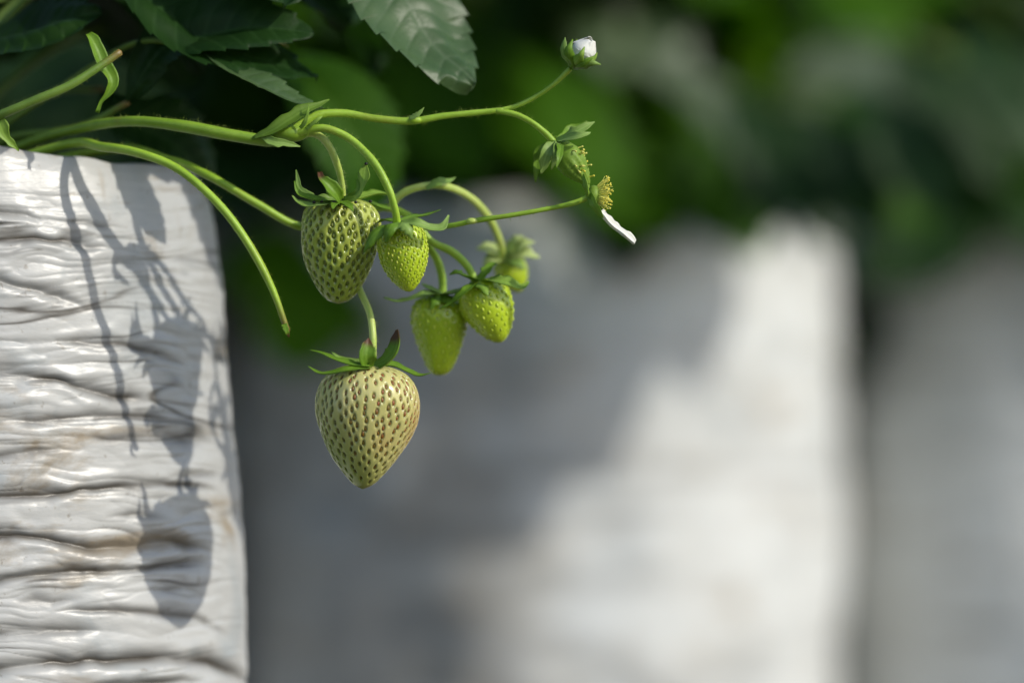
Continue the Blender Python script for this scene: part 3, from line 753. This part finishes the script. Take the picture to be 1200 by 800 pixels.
blade('sepal', pp((437, 430, -4), (452, 425, -6), (462, 415, -7), (466, 401, -6), (466, 386, -5)), [5, 9, 12, 11, 2.5], SE, b1, hint=(-0.5, -0.7, 0.5), cup=0.55, tipdark=0.32, twist=0.4)
blade('sepal', pp((438, 430, 2), (460, 428, 4), (480, 436, 4), (492, 440, 3), (505, 437, 2)), [5, 7, 6, 4, 0.6], SE, b1, hint=(0, -0.4, 1), cup=0.4)
blade('sepal', pp((432, 429, 4), (424, 426, 9), (415, 424, 13)), [5, 7, 1], SE, b1, hint=(0, 0.2, 1), cup=0.3)
blade('sepal', pp((440, 429, 4), (452, 427, 10), (462, 430, 14)), [5, 7, 1], SE, b1, hint=(0, 0.2, 1), cup=0.3)

prof_blunt = [(0.03, 0.0), (0.0, 0.3), (0.015, 0.58), (0.06, 0.80), (0.14, 0.94), (0.26, 1.0), (0.38, 0.99), (0.52, 0.92), (0.66, 0.79), (0.80, 0.60), (0.91, 0.41), (0.97, 0.24), (1.0, 0.0)]
b2 = berry('strawberry', 'mid green strawberry covered in dark pits, hanging straight above the cream one', P(400, 233, 8), P(396, 356, 8), 48 * PX, prof_blunt, 320, 0.00092, 0.00085,
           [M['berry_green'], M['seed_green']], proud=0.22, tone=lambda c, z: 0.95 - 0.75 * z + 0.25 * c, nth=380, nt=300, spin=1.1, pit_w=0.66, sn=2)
blade('sepal', pp((398, 236, 0), (384, 234, -3), (366, 233, -3), (352, 222, -2), (347, 199, -1)), [4, 5, 5, 3.5, 0.6], SPL, b2, hint=(-0.2, -0.8, 0.6), cup=0.5)
blade('sepal', pp((398, 237, 1), (380, 235, -5), (364, 232, -5), (350, 227, -4), (345, 212, -3)), [4, 5, 5, 4, 0.6], SE, b2, hint=(-0.1, -0.6, 0.8), cup=0.5)
blade('sepal', pp((396, 237, -2), (376, 239, -6), (360, 241, -6), (350, 237, -5), (342, 229, -4)), [4, 6, 6, 4, 0.6], SPL, b2, hint=(0, -0.6, 0.8), cup=0.45)
blade('sepal', pp((398, 236, -3), (394, 228, -6), (385, 217, -7), (377, 210, -7), (374, 202, -6)), [5, 9, 9, 5, 2.5], SE, b2, hint=(0.3, -1, 0.4), cup=0.7, tipdark=0.25)
blade('sepal', pp((404, 236, -2), (416, 232, -4), (424, 222, -4), (427, 207, -3), (429, 191, -2)), [4, 3, 2.5, 7, 0.8], SL, b2, hint=(-0.2, -1, 0.1), cup=0.35)
blade('sepal', pp((402, 236, -1), (416, 228, -3), (420, 220, -3), (418, 210, -2)), [4, 5, 3.5, 0.8], SE, b2, hint=(-0.2, -1, 0.1), cup=0.4)
blade('sepal', pp((404, 236, 0), (420, 233, 8), (438, 228, 12), (457, 228, 16)), [4, 6, 8, 2], SL, b2, hint=(0, -0.4, 1), cup=0.5)
blade('sepal', pp((404, 237, 4), (424, 238, 13), (444, 243, 18), (460, 246, 20)), [5, 8, 8, 2], SE, b2, hint=(0, -0.5, 1), cup=0.4)
blade('sepal', pp((400, 236, -2), (408, 240, -8), (414, 247, -11)), [5, 6, 1], SE, b2, hint=(0, -0.6, 1), cup=0.2)
blade('sepal', pp((400, 236, -2), (392, 239, -8), (390, 245, -11)), [5, 6, 1], SE, b2, hint=(0, -0.6, 1), cup=0.2)
blade('sepal', pp((400, 235, 10), (390, 228, 17), (384, 215, 20)), [5, 8, 1], SE, b2, hint=(0, -0.6, 0.6), cup=0.2)
for q in ((368, 237, -6.5), (377, 236, -6.5), (391, 237, -7), (417, 237, -5.5), (434, 236, 4), (429, 192, -3)):
    ellipsoid('speck', P(*q), np.array([2.2, 2.0, 1.8]) * PX, M['speck'], b2, 8)

prof_egg = [(0.03, 0.0), (0.0, 0.35), (0.02, 0.60), (0.09, 0.83), (0.20, 0.96), (0.34, 1.0), (0.50, 0.95), (0.66, 0.81), (0.81, 0.60), (0.92, 0.37), (0.98, 0.17), (1.0, 0.0)]
b3 = berry('strawberry', 'small lime strawberry touching the right side of the dark pitted one', P(467, 262, -4), P(480, 342, -4), 29.5 * PX, prof_egg, 270, 0.00062, 0.00028,
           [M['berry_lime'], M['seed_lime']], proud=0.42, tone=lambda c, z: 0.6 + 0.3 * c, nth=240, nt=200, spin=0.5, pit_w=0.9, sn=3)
blade('sepal', pp((468, 262, -12), (455, 266, -13), (441, 272, -13), (432, 284, -13), (426, 296, -12)), [5, 7, 8, 6, 1], SE, b3, hint=(-0.4, -0.8, 0.6), cup=-0.3)
blade('sepal', pp((468, 262, -10), (486, 262, -14), (504, 267, -13), (518, 266, -12), (526, 252, -11)), [5, 7, 6, 5, 0.8], SPL, b3, hint=(0.1, -0.6, 1), cup=0.4, twist=-0.5)
blade('sepal', pp((468, 262, -12), (474, 263, -15), (480, 270, -16), (483, 280, -15)), [5, 9, 7, 1], SPL, b3, hint=(0.2, -0.8, 0.6), cup=-0.3)
blade('sepal', pp((467, 262, -12), (460, 264, -15), (455, 272, -16), (452, 284, -15)), [5, 9, 7, 1], SE, b3, hint=(-0.2, -0.8, 0.6), cup=-0.3)
blade('sepal', pp((467, 261, -4), (484, 255, 2), (500, 252, 5), (516, 246, 6)), [5, 8, 5, 1], SE, b3, hint=(0, -0.2, 1), cup=0.3)
blade('sepal', pp((467, 261, -4), (452, 258, 1), (440, 262, 3)), [5, 8, 1], SE, b3, hint=(0, -0.2, 1), cup=0.3)

b4 = berry('strawberry', 'long lime strawberry, slightly blurred, hanging left of the egg shaped one', P(516, 346, 29), P(515, 440, 29), 34.5 * PX, [(0.03, 0.0), (0.0, 0.4), (0.03, 0.68), (0.10, 0.90), (0.22, 1.0), (0.36, 0.98), (0.52, 0.86), (0.68, 0.72), (0.82, 0.56), (0.93, 0.40), (0.985, 0.22), (1.0, 0.0)], 150, 0.0008, 0.00020,
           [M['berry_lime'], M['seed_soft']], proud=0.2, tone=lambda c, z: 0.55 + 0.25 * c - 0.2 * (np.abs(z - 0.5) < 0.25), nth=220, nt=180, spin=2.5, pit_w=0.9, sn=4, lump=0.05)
blade('sepal', pp((517, 345, 27), (500, 345, 22), (482, 350, 21), (466, 353, 21), (450, 349, 22)), [6, 8, 6, 4.5, 2], SPL, b4, hint=(0, -0.4, 1), cup=0.3)
blade('sepal', pp((518, 345, 27), (503, 338, 26), (494, 332, 27)), [6, 7, 1], SPL, b4, hint=(0, -0.4, 1), cup=0.3)
blade('sepal', pp((518, 345, 26), (534, 343, 22), (548, 340, 21), (556, 345, 22)), [6, 9, 8, 1], SPL, b4, hint=(0, -0.4, 1), cup=0.3)
blade('sepal', pp((516, 345, 26), (510, 352, 20), (504, 362, 19)), [6, 9, 1], SE, b4, hint=(0, -0.9, 0.6), cup=-0.2)
blade('sepal', pp((518, 345, 26), (526, 352, 20), (532, 360, 19)), [6, 9, 1], SE, b4, hint=(0, -0.9, 0.6), cup=-0.2)

b5 = berry('strawberry', 'egg shaped lime strawberry with smooth skin, rightmost of those in front', P(560, 330, 21), P(588, 401, 21), 31 * PX, prof_egg, 150, 0.00075, 0.00012,
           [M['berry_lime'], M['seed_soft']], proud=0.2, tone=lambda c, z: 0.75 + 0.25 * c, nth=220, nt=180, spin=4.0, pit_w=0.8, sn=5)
blade('sepal', pp((560, 331, 20), (549, 338, 12), (538, 348, 11), (528, 356, 12), (515, 362, 13)), [5, 6, 6, 4.5, 1], SE, b5, hint=(-0.3, -0.6, 0.8), cup=0.4)
blade('sepal', pp((560, 330, 20), (545, 324, 16), (536, 320, 15), (527, 322, 15)), [5, 7, 7, 2], SE, b5, hint=(0, -0.4, 1), cup=0.4)
blade('sepal', pp((562, 330, 20), (580, 329, 14), (598, 333, 13), (611, 337, 14), (620, 330, 15)), [5, 8, 9, 7, 1], SL, b5, hint=(0.2, -0.6, 0.8), cup=0.4)
blade('sepal', pp((561, 330, 20), (568, 320, 20), (574, 312, 21), (582, 308, 22)), [5, 6, 5, 1], SE, b5, hint=(0, -0.6, 0.7), cup=0.4)
blade('sepal', pp((561, 331, 18), (566, 336, 12), (572, 346, 10)), [5, 8, 1], SL, b5, hint=(0.2, -0.8, 0.6), cup=-0.2)

b6 = berry('strawberry', 'most blurred pale strawberry with a wide calyx, behind the egg shaped one', P(592, 302, 60), P(610, 342, 60), 20 * PX, prof_egg, 90, 0.0007, 0.00015,
           [M['berry_lime'], M['seed_soft']], proud=0.2, tone=lambda c, z: 0.8 + 0 * c, nth=160, nt=120, spin=1.0, sn=6)
for e, w in (((558, 292), 8), ((566, 312), 8), ((626, 284), 9), ((632, 302), 8), ((612, 276), 7)):
    blade('sepal', pp((592, 303, 58), ((592 * 0.45 + e[0] * 0.55), (303 * 0.45 + e[1] * 0.55) - 5, 54), (e[0], e[1], 54)), [6, w * 1.35, 1.5], M['sepal_star'], b6, hint=(0, -0.7, 0.7), cup=0.3)
blade('sepal', pp((592, 303, 58), (606, 306, 52), (616, 316, 51)), [5, 9, 1], SPL, b6, hint=(0.2, -0.8, 0.6), cup=-0.2)

# ================================================================== bud and flowers
bud = thing('flower_bud', P(668, 81, 3), 'white strawberry flower bud still closed on the topmost stalk', 'flower bud')
bc = P(680, 66, 3); bdir = unit(P(692, 47, 0) - P(668, 81, 3))
ellipsoid('receptacle', P(675, 74, 3), np.array([10, 9, 8]) * PX, SPL, bud, 12)
for k in range(6):
    a = k * 1.047 + 0.3
    e1 = unit(np.cross(bdir, (0, 1, 0))); e2 = np.cross(bdir, e1)
    d = e1 * math.cos(a) + e2 * math.sin(a)
    b0 = P(675, 73, 3)
    blade('petal', [b0 + d * 4 * PX, b0 + d * 12.5 * PX + bdir * 11 * PX, b0 + d * 14 * PX + bdir * 20 * PX, b0 + d * 5 * PX + bdir * (30 + 2 * (k % 3)) * PX], [4, 11, 12, 4], M['petal'], bud, hint=d + 1e-3, cup=-0.45, thick=0.00012)
for (q1, q2, q3, w, mt) in [((664, 70, 0), (659, 58, -1), (662, 44, -1), 6, SPL), ((684, 78, -5), (694, 74, -7), (704, 76, -6), 5, SPL), ((676, 72, -8), (681, 64, -11), (685, 55, -10), 6, SL), ((668, 70, -6), (666, 58, -8), (671, 46, -7), 6, SE), ((688, 74, -2), (697, 68, -2), (700, 62, -2), 5, SL), ((673, 68, 9), (672, 58, 11), (676, 46, 10), 6, SE), ((684, 72, 7), (694, 66, 9), (697, 58, 8), 5, SE), ((680, 78, -7), (688, 72, -9), (695, 68, -9), 5, SE)]:
    blade('sepal', pp((670, 79, 2), q1, q2, q3), [4, w, w * 0.9, 0.7], mt, bud, hint=unit(P(*q2) - bc) * 1.0 + np.array([0, -0.2, 0]), cup=-0.4)

# faded flower whose petals have dropped
fl1 = thing('faded_flower', P(650, 168, 0), 'faded flower with petals gone and feathery sepals, below the white bud', 'flower')
t0 = P(652, 168, 0); tip1 = P(690, 216, 0)
axf = tip1 - t0; Lf = np.linalg.norm(axf); axf /= Lf
n1, m1 = 60, 44
uu = np.linspace(0, 1, n1); rr1 = np.interp(uu, [0, 0.08, 0.3, 0.55, 0.8, 0.95, 1], [4, 12, 17, 16, 10, 4.5, 2]) * PX
E1 = unit(np.cross((0, 1, 0), axf)); E2 = np.cross(axf, E1)
thx = np.linspace(0, 2 * math.pi, m1, endpoint=False)
bmp = 1 + 0.10 * np.sin(thx[None, :] * 11 + (np.arange(n1)[:, None] // 4 % 2) * math.pi) * np.sin(uu[:, None] * n1 / 4 * math.pi) * np.clip((uu - 0.3) * 4, 0, 1)[:, None]
V = t0 + axf * (uu * Lf)[:, None, None] + (E1 * np.cos(thx)[:, None] + E2 * np.sin(thx)[:, None])[None] * (rr1[:, None] * bmp)[..., None]
mesh('receptacle', V.reshape(-1, 3), grid_faces(n1, m1, True), M['sepal_lime'], fl1, attrs={'tip': np.zeros(n1 * m1), 'vein': np.clip((bmp - 1) * 8, 0, 1).ravel()})
# withered stamens lying along its sunny side
for k in range(46):
    u_ = RNG.uniform(0.3, 0.95); a = RNG.uniform(-1.6, 1.6) + math.pi * (1 if E1[0] < 0 else 0)
    dd = E1 * math.cos(a) + E2 * math.sin(a)
    if dd[0] < -0.2: dd = -dd
    r0 = np.interp(u_, uu, rr1)
    b0 = t0 + axf * u_ * Lf + dd * r0 * 0.95
    Vt, Ft, _ = tube_data([b0, b0 + dd * 4 * PX + axf * 1.5 * PX, b0 + dd * 6 * PX + axf * RNG.uniform(0, 5) * PX], [0.00022, 0.00018, 0.00032], 6, n=6)
    if k < 24: mesh('stamen', Vt, Ft, M['filament'] if k % 3 else M['anther'], fl1)
for pts, w, mt in [(((660, 162, -2), (672, 156, -4), (684, 150, -4), (697, 143, -3)), [4, 6, 5, 0.6], SPL),
                   (((660, 164, -3), (676, 160, -6), (688, 157, -6), (692, 155, -5)), [4, 6, 4, 0.6], SPL),
                   (((658, 161, 2), (668, 154, 6), (680, 148, 7), (688, 142, 7)), [4, 6, 5, 0.6], SE),
                   (((652, 168, -3), (643, 176, -6), (638, 188, -6), (634, 204, -5)), [4, 7, 6, 0.8], SPL),
                   (((654, 170, -5), (652, 180, -9), (649, 190, -9), (646, 199, -8)), [4, 5, 4, 0.6], SPL),
                   (((652, 168, 3), (640, 172, 6), (630, 182, 8), (627, 214, 8)), [4, 6, 5, 0.8], SE),
                   (((656, 172, -7), (655, 184, -11), (652, 197, -12)), [4, 4, 0.6], SE)]:
    blade('sepal', pp((651, 167, 0), *pts), [4] + w, mt, fl1, hint=(0.3, -0.8, 0.5), cup=0.4)

fl2 = thing('spent_flower', P(690, 231, 0), 'spent flower with a yellow stamen tuft and one white petal left', 'flower')
cc = P(693, 230, 0)
ellipsoid('receptacle', P(696, 229, 0), np.array([8, 11, 12]) * PX, M['sepal_lime'], fl2, 14)
blade('sepal', pp((692, 232, -3), (689, 222, -5), (687, 214, -5), (684, 204, -4)), [5, 5, 4.5, 1.2], SL, fl2, hint=(-1, -0.6, 0.2), cup=0.5)
blade('sepal', pp((692, 228, -4), (697, 238, -6), (702, 246, -6), (707, 255, -5)), [5, 6, 5, 1.5], SL, fl2, hint=(-0.8, -0.7, 0), cup=0.5)
blade('sepal', pp((692, 230, 4), (690, 220, 9), (690, 208, 11)), [5, 6, 0.8], SL, fl2, hint=(-1, 0, 0.2), cup=0.4)
blade('sepal', pp((692, 232, 4), (697, 242, 8), (701, 252, 9)), [5, 6, 0.8], SL, fl2, hint=(-1, 0, 0), cup=0.4)
blade('petal', pp((703, 248, -2), (710, 257, -2), (719, 266, -1), (731, 275, -1), (743, 285, 0)), [3.5, 6, 4.2, 5, 3.5], M['petal'], fl2, hint=(0.8, -0.6, 0.35), cup=0.9, thick=0.0005)
for k in range(80):
    a = RNG.uniform(0, 6.283); sp = RNG.uniform(0.1, 1.0) ** 0.6
    d = unit(np.array([1.0, math.cos(a) * sp * 0.9, math.sin(a) * sp * 1.05 + 0.05]))
    b0 = P(699, 228, 0) + np.array([0, math.cos(a) * 6 * PX * sp, math.sin(a) * 10 * PX * sp])
    ln = RNG.uniform(9, 20) * PX
    Vt, Ft, _ = tube_data([b0, b0 + d * ln * 0.6, b0 + d * ln + RNG.normal(0, 1.2 * PX, 3)], [0.00016, 0.00012, 0.00010], 6, n=7)
    st = mesh('stamen', Vt, Ft, M['filament'], fl2)
    ellipsoid('anther', b0 + d * ln, np.array([1.05, 0.9, 1.15]) * PX * RNG.uniform(0.6, 1.1), M['anther'], st, 7)

# ================================================================== plants of the row behind
def far_leaf_mesh(seed, cup):
    r = np.random.default_rng(seed)
    Vs, Fs, ve = [], [], []; off = 0
    for a, l in ((0, 1.0), (1.2, 0.88), (-1.2, 0.88)):
        d = np.array([math.sin(a), math.cos(a), 0])
        dr = r.uniform(0.2, 0.6)
        V, F, v = leaf_data([np.zeros(3), d * 0.4 * l + np.array([0, 0, 0.05]), d * 0.8 * l - np.array([0, 0, dr * 0.25]), d * l - np.array([0, 0, dr * 0.6])], 0.42 * l, (0.1 * r.normal(), 0.1 * r.normal(), 1), nu=34, nv=11, teeth=8, fold=0.2, vein_amp=0.05, wave=0.14, seed=seed + a)
        Vs.append(V); Fs.append(F + off); ve.append(v); off += len(V)
    return np.vstack(Vs), np.vstack(Fs), np.concatenate(ve)
far_meshes = {}
for mk in ('leaf_dark', 'leaf_grey', 'leaf_bright'):
    for s_ in range(3):
        V, F, v = far_leaf_mesh(50 + s_ * 7 + len(mk), 0)
        me_o = mesh('leaf', V, F, M[mk], attrs={'vein': v})
        far_meshes[(mk, s_)] = me_o.data
        bpy.data.objects.remove(me_o)
def far_plant(crown, label, n, seed, weights, clear=(9, 0)):
    r = random.Random(seed)
    root = thing('strawberry_plant', crown, label, 'strawberry plant', 'strawberry plants growing in the bags')
    for k in range(n):
        a = r.uniform(0, 2 * math.pi)
        rad = r.uniform(0.04, 0.19); zz = r.uniform(0.03, 0.22) * (1.15 - rad / 0.3)
        e = Vector((math.cos(a) * rad, math.sin(a) * rad * 0.85, zz))
        if rad > 0.145 and r.random() < 0.55: e.z = r.uniform(-0.05, 0.05)
        if abs((a - clear[0] + math.pi) % (2 * math.pi) - math.pi) < clear[1]:
            e = Vector((e.x * 0.4, e.y * 0.4, max(e.z, 0.06) + 0.05))
        mk = r.choices(('leaf_dark', 'leaf_grey', 'leaf_bright'), weights)[0]
        ob = bpy.data.objects.new('leaf', far_meshes[(mk, r.randrange(3))]); link(ob, root)
        size = r.uniform(0.06, 0.09)
        tilt = r.uniform(-1.0, 0.35)
        ob.matrix_local = Matrix.Translation(e) @ Matrix.Rotation(a - math.pi / 2 + r.uniform(-0.5, 0.5), 4, 'Z') @ Matrix.Rotation(tilt, 4, 'X') @ Matrix.Rotation(r.uniform(-0.4, 0.4), 4, 'Y') @ Matrix.Scale(size, 4)
        V, F, tip = tube_data([np.zeros(3), np.array(e) * 0.5 + np.array([0, 0, 0.03]), np.array(e)], [0.0022, 0.0018, 0.0014], 6, n=10)
        pm = mesh('petiole', V, F, M['petiole'], None, attrs={'tip': tip * 0, 'vein': tip * 0}); pm.parent = root
    return root
fp1 = far_plant((far_x(640), C2, 0.36), 'blurred leafy strawberry plant in the half sunlit bag', 46, 5, (4, 3, 4), (-0.25, 0.6))
fp2 = far_plant((far_x(1285, C3), C3, 0.355), 'blurred leafy strawberry plant in the shaded bag at the right edge', 46, 9, (5, 3, 3), (-0.7, 0.9))
fp3 = far_plant((far_x(-66), C2 + 0.02, 0.355), 'strawberry plant of the far row behind the dark leaves', 34, 13, (7, 2, 1))
# broad leaves that can be made out in the blur
def big(root, a, b, half, hint, mk, d0, d1, sag=20):
    p0, p1 = P(*a, d0), P(*b, d1)
    mid = P((a[0] + b[0]) / 2, (a[1] + b[1]) / 2 - sag, (d0 + d1) / 2)
    lf = leaf('leaf', [p0, mid, p1], half, hint, M[mk], root, scale_d=(d0 + d1) / 2, fold=0.15, vein_amp=0.03, wave=0.08, seed=a[0] * 0.01, nu=70, nv=17)
    V, F, tip = tube_data([base_of(root), base_of(root) * 0.4 + p0 * 0.6 + np.array([0, 0, 0.03]), p0], [0.0022, 0.0018, 0.0014], 6, n=10)
    mesh('petiole', V, F, M['petiole'], lf, attrs={'tip': tip * 0, 'vein': tip * 0})
big(fp1, (745, 50), (985, 290), 46, (0.35, -0.75, 0.75), 'leaf_sheen', 780, 740)
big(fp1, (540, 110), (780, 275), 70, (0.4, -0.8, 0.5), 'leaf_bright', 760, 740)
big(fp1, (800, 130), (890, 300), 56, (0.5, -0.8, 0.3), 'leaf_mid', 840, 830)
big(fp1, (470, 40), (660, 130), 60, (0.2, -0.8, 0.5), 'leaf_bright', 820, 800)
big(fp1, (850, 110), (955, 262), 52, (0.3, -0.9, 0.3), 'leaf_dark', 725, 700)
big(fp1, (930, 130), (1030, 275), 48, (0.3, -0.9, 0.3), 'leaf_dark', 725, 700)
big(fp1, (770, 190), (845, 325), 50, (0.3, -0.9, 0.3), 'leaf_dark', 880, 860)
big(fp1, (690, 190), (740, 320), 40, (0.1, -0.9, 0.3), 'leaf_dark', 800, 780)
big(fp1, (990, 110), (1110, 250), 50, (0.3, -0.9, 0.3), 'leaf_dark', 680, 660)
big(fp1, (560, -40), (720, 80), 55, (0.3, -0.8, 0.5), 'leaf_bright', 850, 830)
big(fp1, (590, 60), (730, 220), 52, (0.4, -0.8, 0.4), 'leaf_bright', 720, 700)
big(fp1, (700, -20), (800, 110), 46, (0.4, -0.7, 0.6), 'leaf_sheen', 830, 810)
big(fp2, (900, -50), (1060, 50), 46, (0.3, -0.8, 0.5), 'leaf_bright', 860, 830)
big(fp2, (1060, 60), (1180, 220), 54, (0.3, -0.9, 0.3), 'leaf_dark', 700, 680)
big(fp2, (1120, 40), (1240, 190), 56, (0.3, -0.9, 0.3), 'leaf_dark', 660, 640)
big(fp1, (820, 150), (838, 282), 44, (0.2, -0.9, 0.3), 'leaf_mid', 805, 790)
big(fp1, (880, 150), (908, 268), 44, (0.3, -0.9, 0.3), 'leaf_dark', 815, 800)
big(fp1, (935, 160), (965, 285), 42, (0.3, -0.9, 0.3), 'leaf_dark', 860, 850)
big(fp1, (740, 170), (778, 285), 46, (0.2, -0.9, 0.3), 'leaf_mid', 810, 795)
big(fp1, (650, 150), (700, 262), 46, (0.2, -0.9, 0.3), 'leaf_mid', 820, 800)
big(fp1, (430, 60), (565, 215), 60, (0.2, -0.9, 0.4), 'leaf_mid', 760, 740)
big(fp1, (970, 120), (1080, 270), 54, (0.3, -0.9, 0.3), 'leaf_mid', 755, 745)
big(fp1, (1040, 50), (1125, 205), 54, (0.3, -0.9, 0.3), 'leaf_dark', 755, 745)
big(fp2, (1090, 60), (930, 150), 66, (0.0, -0.7, 0.8), 'leaf_sheen', 930, 900)
big(fp2, (1010, 70), (1200, 220), 56, (0.4, -0.8, 0.5), 'leaf_bright', 930, 900)
big(fp2, (1130, -20), (960, 60), 56, (0.2, -0.8, 0.5), 'leaf_bright', 990, 990)
big(fp2, (1180, 210), (1020, 330), 70, (0.0, -0.9, 0.3), 'leaf_dark', 930, 900)

for k in range(14):  # out-of-view leaves added overhead to shade the far bag's left side
    x_, d_, z_ = rs.uniform(-0.20, 0.08), rs.uniform(0.55, 0.84), rs.uniform(0.475, 0.53)
    a_ = rs.uniform(0, 6.28); sz_ = rs.uniform(0.07, 0.09)
    shade_leaf = bpy.data.objects.new('leaf', far_meshes[('leaf_dark', k % 3)]); link(shade_leaf, fp1)
    e_ = Vector((x_, d_, z_)) - fp1.location
    shade_leaf.matrix_local = Matrix.Translation(e_) @ Matrix.Rotation(a_, 4, 'Z') @ Matrix.Rotation(rs.uniform(-0.4, 0.1), 4, 'X') @ Matrix.Scale(sz_, 4)
    V, F, tip = tube_data([np.zeros(3), np.array(e_) * 0.5 + np.array([0, 0, 0.05]), np.array(e_)], [0.0022, 0.0018, 0.0014], 6, n=10)
    shade_petiole = mesh('petiole', V, F, M['petiole'], None, attrs={'tip': tip * 0, 'vein': tip * 0}); shade_petiole.parent = fp1

# shrubs closing the view behind the rows
rb = np.random.default_rng(77)
nq = 20000
c = np.stack([rb.uniform(-2.4, 2.4, nq), rb.uniform(1.8, 2.8, nq), rb.uniform(0.0, 1.5, nq)], -1)
n_ = unit(rb.normal(0, 1, (nq, 3)) + np.array([0.3, -0.6, 0.6])); t_ = unit(np.cross(n_, rb.normal(0, 1, (nq, 3)))); s_ = np.cross(n_, t_)
sz = rb.uniform(0.04, 0.085, nq)[:, None]
q = np.stack([c - t_ * sz, c - s_ * sz * 0.5 + n_ * sz * 0.12, c + t_ * sz, c + s_ * sz * 0.5 + n_ * sz * 0.12, c + n_ * sz * -0.05], 1)
idx = np.arange(nq)[:, None] * 5
F = np.concatenate([np.concatenate([idx, idx + 1, idx + 4], 1), np.concatenate([idx + 1, idx + 2, idx + 4], 1), np.concatenate([idx + 2, idx + 3, idx + 4], 1), np.concatenate([idx + 3, idx, idx + 4], 1)])
sh = mesh('shrubbery', q.reshape(-1, 3), F, M['leaf_back'], attrs={'vein': np.zeros(nq * 5)})
tag(sh, 'dark out of focus shrubbery closing the view above the far bags', 'shrubbery', kind='stuff')

# ================================================================== light, camera
EL, AZ = math.radians(33), math.radians(31)      # sun to the right, a little towards the lens
Ls = Vector((math.cos(EL) * math.cos(AZ), -math.cos(EL) * math.sin(AZ), math.sin(EL)))
sun = bpy.data.lights.new('sun', 'SUN'); sun.energy = 2.75; sun.angle = math.radians(0.8); sun.color = (1.0, 0.94, 0.83)
so = bpy.data.objects.new('sun', sun); COL.objects.link(so)
so.rotation_euler = Ls.to_track_quat('Z', 'Y').to_euler()
W = bpy.data.worlds.new('World'); S.world = W; W.use_nodes = True
nt = W.node_tree
sky = nt.nodes.new('ShaderNodeTexSky'); sky.sky_type = 'NISHITA'; sky.sun_disc = False
sky.sun_elevation = EL; sky.sun_rotation = math.atan2(Ls.x, Ls.y)
nt.links.new(sky.outputs[0], nt.nodes['Background'].inputs['Color'])
nt.nodes['Background'].inputs['Strength'].default_value = 0.15

cam = bpy.data.cameras.new('camera'); co = bpy.data.objects.new('camera', cam); COL.objects.link(co)
co.location = (0, -D, H); co.rotation_euler = (math.pi / 2, 0, 0)
cam.lens = 135; cam.sensor_width = 36; cam.clip_start = 0.01; cam.clip_end = 300
cam.dof.use_dof = True; cam.dof.focus_distance = D - 0.003; cam.dof.aperture_fstop = 3.7
S.camera = co
S.view_settings.view_transform = 'Standard'; S.view_settings.look = 'None'
S.view_settings.exposure = 0.12; S.view_settings.gamma = 1
